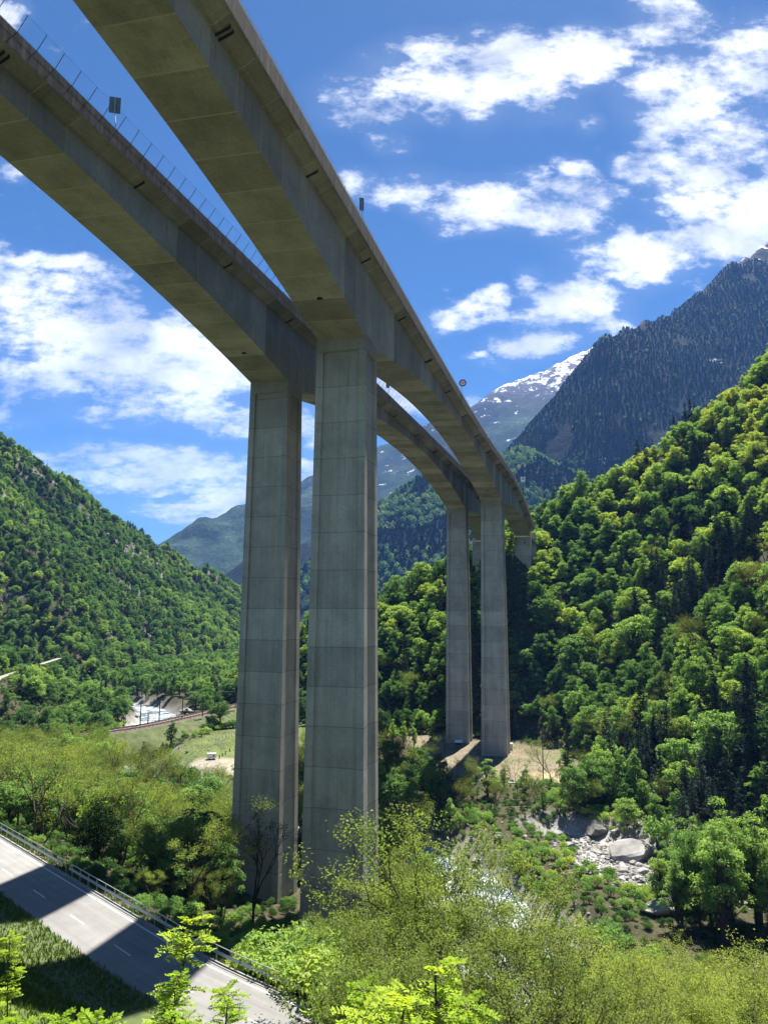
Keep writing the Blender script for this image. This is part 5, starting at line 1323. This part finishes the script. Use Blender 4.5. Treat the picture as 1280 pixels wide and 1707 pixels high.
t = np.linspace(0, 1, 24)[:, None]; mb = MB(); mb.tube(A_ + (B__ - A_) * t - np.array([0, 0, 1.]) * (5.0 * t * (1 - t)), .022, 4); tag(mb.obj('overhead_cable', M_dark), 'thin grey cable sagging from the utility pole towards the right bank', 'cable')
# white trailer, timber posts and fenced plot on the left meadow
q = onz(353, 1263, -45.6); e = empty('trailer_hut', (q[0], q[1], tz1(q[0], q[1])), .35); e.scale = (.62, .62, .62); tag(e, 'small white site trailer on the meadow left of the front piers', 'trailer')
mb = MB(); mb.box((0, 0, 1.75), (4.2, 2.2, 2.3)); mb.obj('trailer_body', M_white, e); mb = MB(); mb.box((0, 0, 2.95), (4.4, 2.4, .12)); mb.obj('trailer_roof', plain('buff_roof', (.55, .47, .38), .8), e)
for sx in (-1.1, 1.1):
    for sy in (-1, 1): mb = MB(); mb.tube([[sx, sy * 1.0, .34], [sx, sy * 1.16, .34]], .34, 12); mb.obj('wheel', M_black, e)
mb = MB(); mb.box((.9, -1.11, 1.8), (.9, .03, .7)); mb.obj('window', M_hole, e)
for i, (px, py) in enumerate(((366, 1263), (371, 1260), (376, 1257), (383, 1251))):
    q = onz(px, py, -45.8); mb = MB(); mb.tube([[0, 0, -.4], [0, 0, 1.05], [.02, 0, 1.15]], [.17, .16, .09], 8); o = mb.obj('timber_post', M_wood, None, False, (q[0], q[1], tz1(q[0], q[1]))); tag(o, 'short dark timber post in the row beside the trailer', 'post', 'timber posts beside the trailer')
fp = [onz(360, 1237, -45.8), onz(402, 1222, -45.8), onz(410, 1243, -45.8), onz(374, 1247, -45.8)]
e = empty('plot_fence', (fp[0][0], fp[0][1], -46)); tag(e, 'grey wire fence around a small bare plot on the meadow', 'fence'); o_ = np.array(e.location)
mbp = MB(); mbr = MB()
for a, b in ((fp[0], fp[1]), (fp[0], fp[3])):
    n = max(2, int(np.linalg.norm(b - a) / 2.5))
    for k in range(n + 1): c = a + (b - a) * k / n; g = tz1(c[0], c[1]); mbp.tube([np.array([c[0], c[1], g - .2]) - o_, np.array([c[0], c[1], g + 1.9]) - o_], .06, 5)
    for h in (.3, 1.0, 1.8): mbr.tube([np.array([*(a + (b - a) * f)[:2], tz1(*(a + (b - a) * f)[:2]) + h]) - o_ for f in np.linspace(0, 1, 12)], .035, 4)
mbp.obj('posts', M_steel, e); mbr.obj('fence_wires', M_steel, e)
for i in range(14):
    f = i / 13; q = onz(328 + 72 * f, 1212 - 6 * f, -44.5)
    pm, hm = P_BUSH[i % 3]; plant('hedge_shrub', pm, (q[0], q[1], tz1(q[0], q[1])), 2.6, 'grey-brown shrub in the hedge below the railway', 'shrub', 'hedge shrubs below the railway', .1, hm, 1.5, ('stems', 'foliage'))

# ------------------------------------------------------------------ the air of the valley
HAZE = True
if HAZE:
    m, nt, out = mat_new('valley_air'); pv_ = nt.nodes.new('ShaderNodeVolumePrincipled')
    pv_.inputs['Color'].default_value = (.16, .40, 1., 1); pv_.inputs['Density'].default_value = .000058; pv_.inputs['Anisotropy'].default_value = 0.0
    nt.links.new(pv_.outputs[0], out.inputs['Volume'])
    mb = MB(); mb.box((300, 4400, 1160), (19000, 16000, 2440)); o = mb.obj('haze', m); tag(o, 'thin blue air filling the valley', 'haze', None, 'stuff')
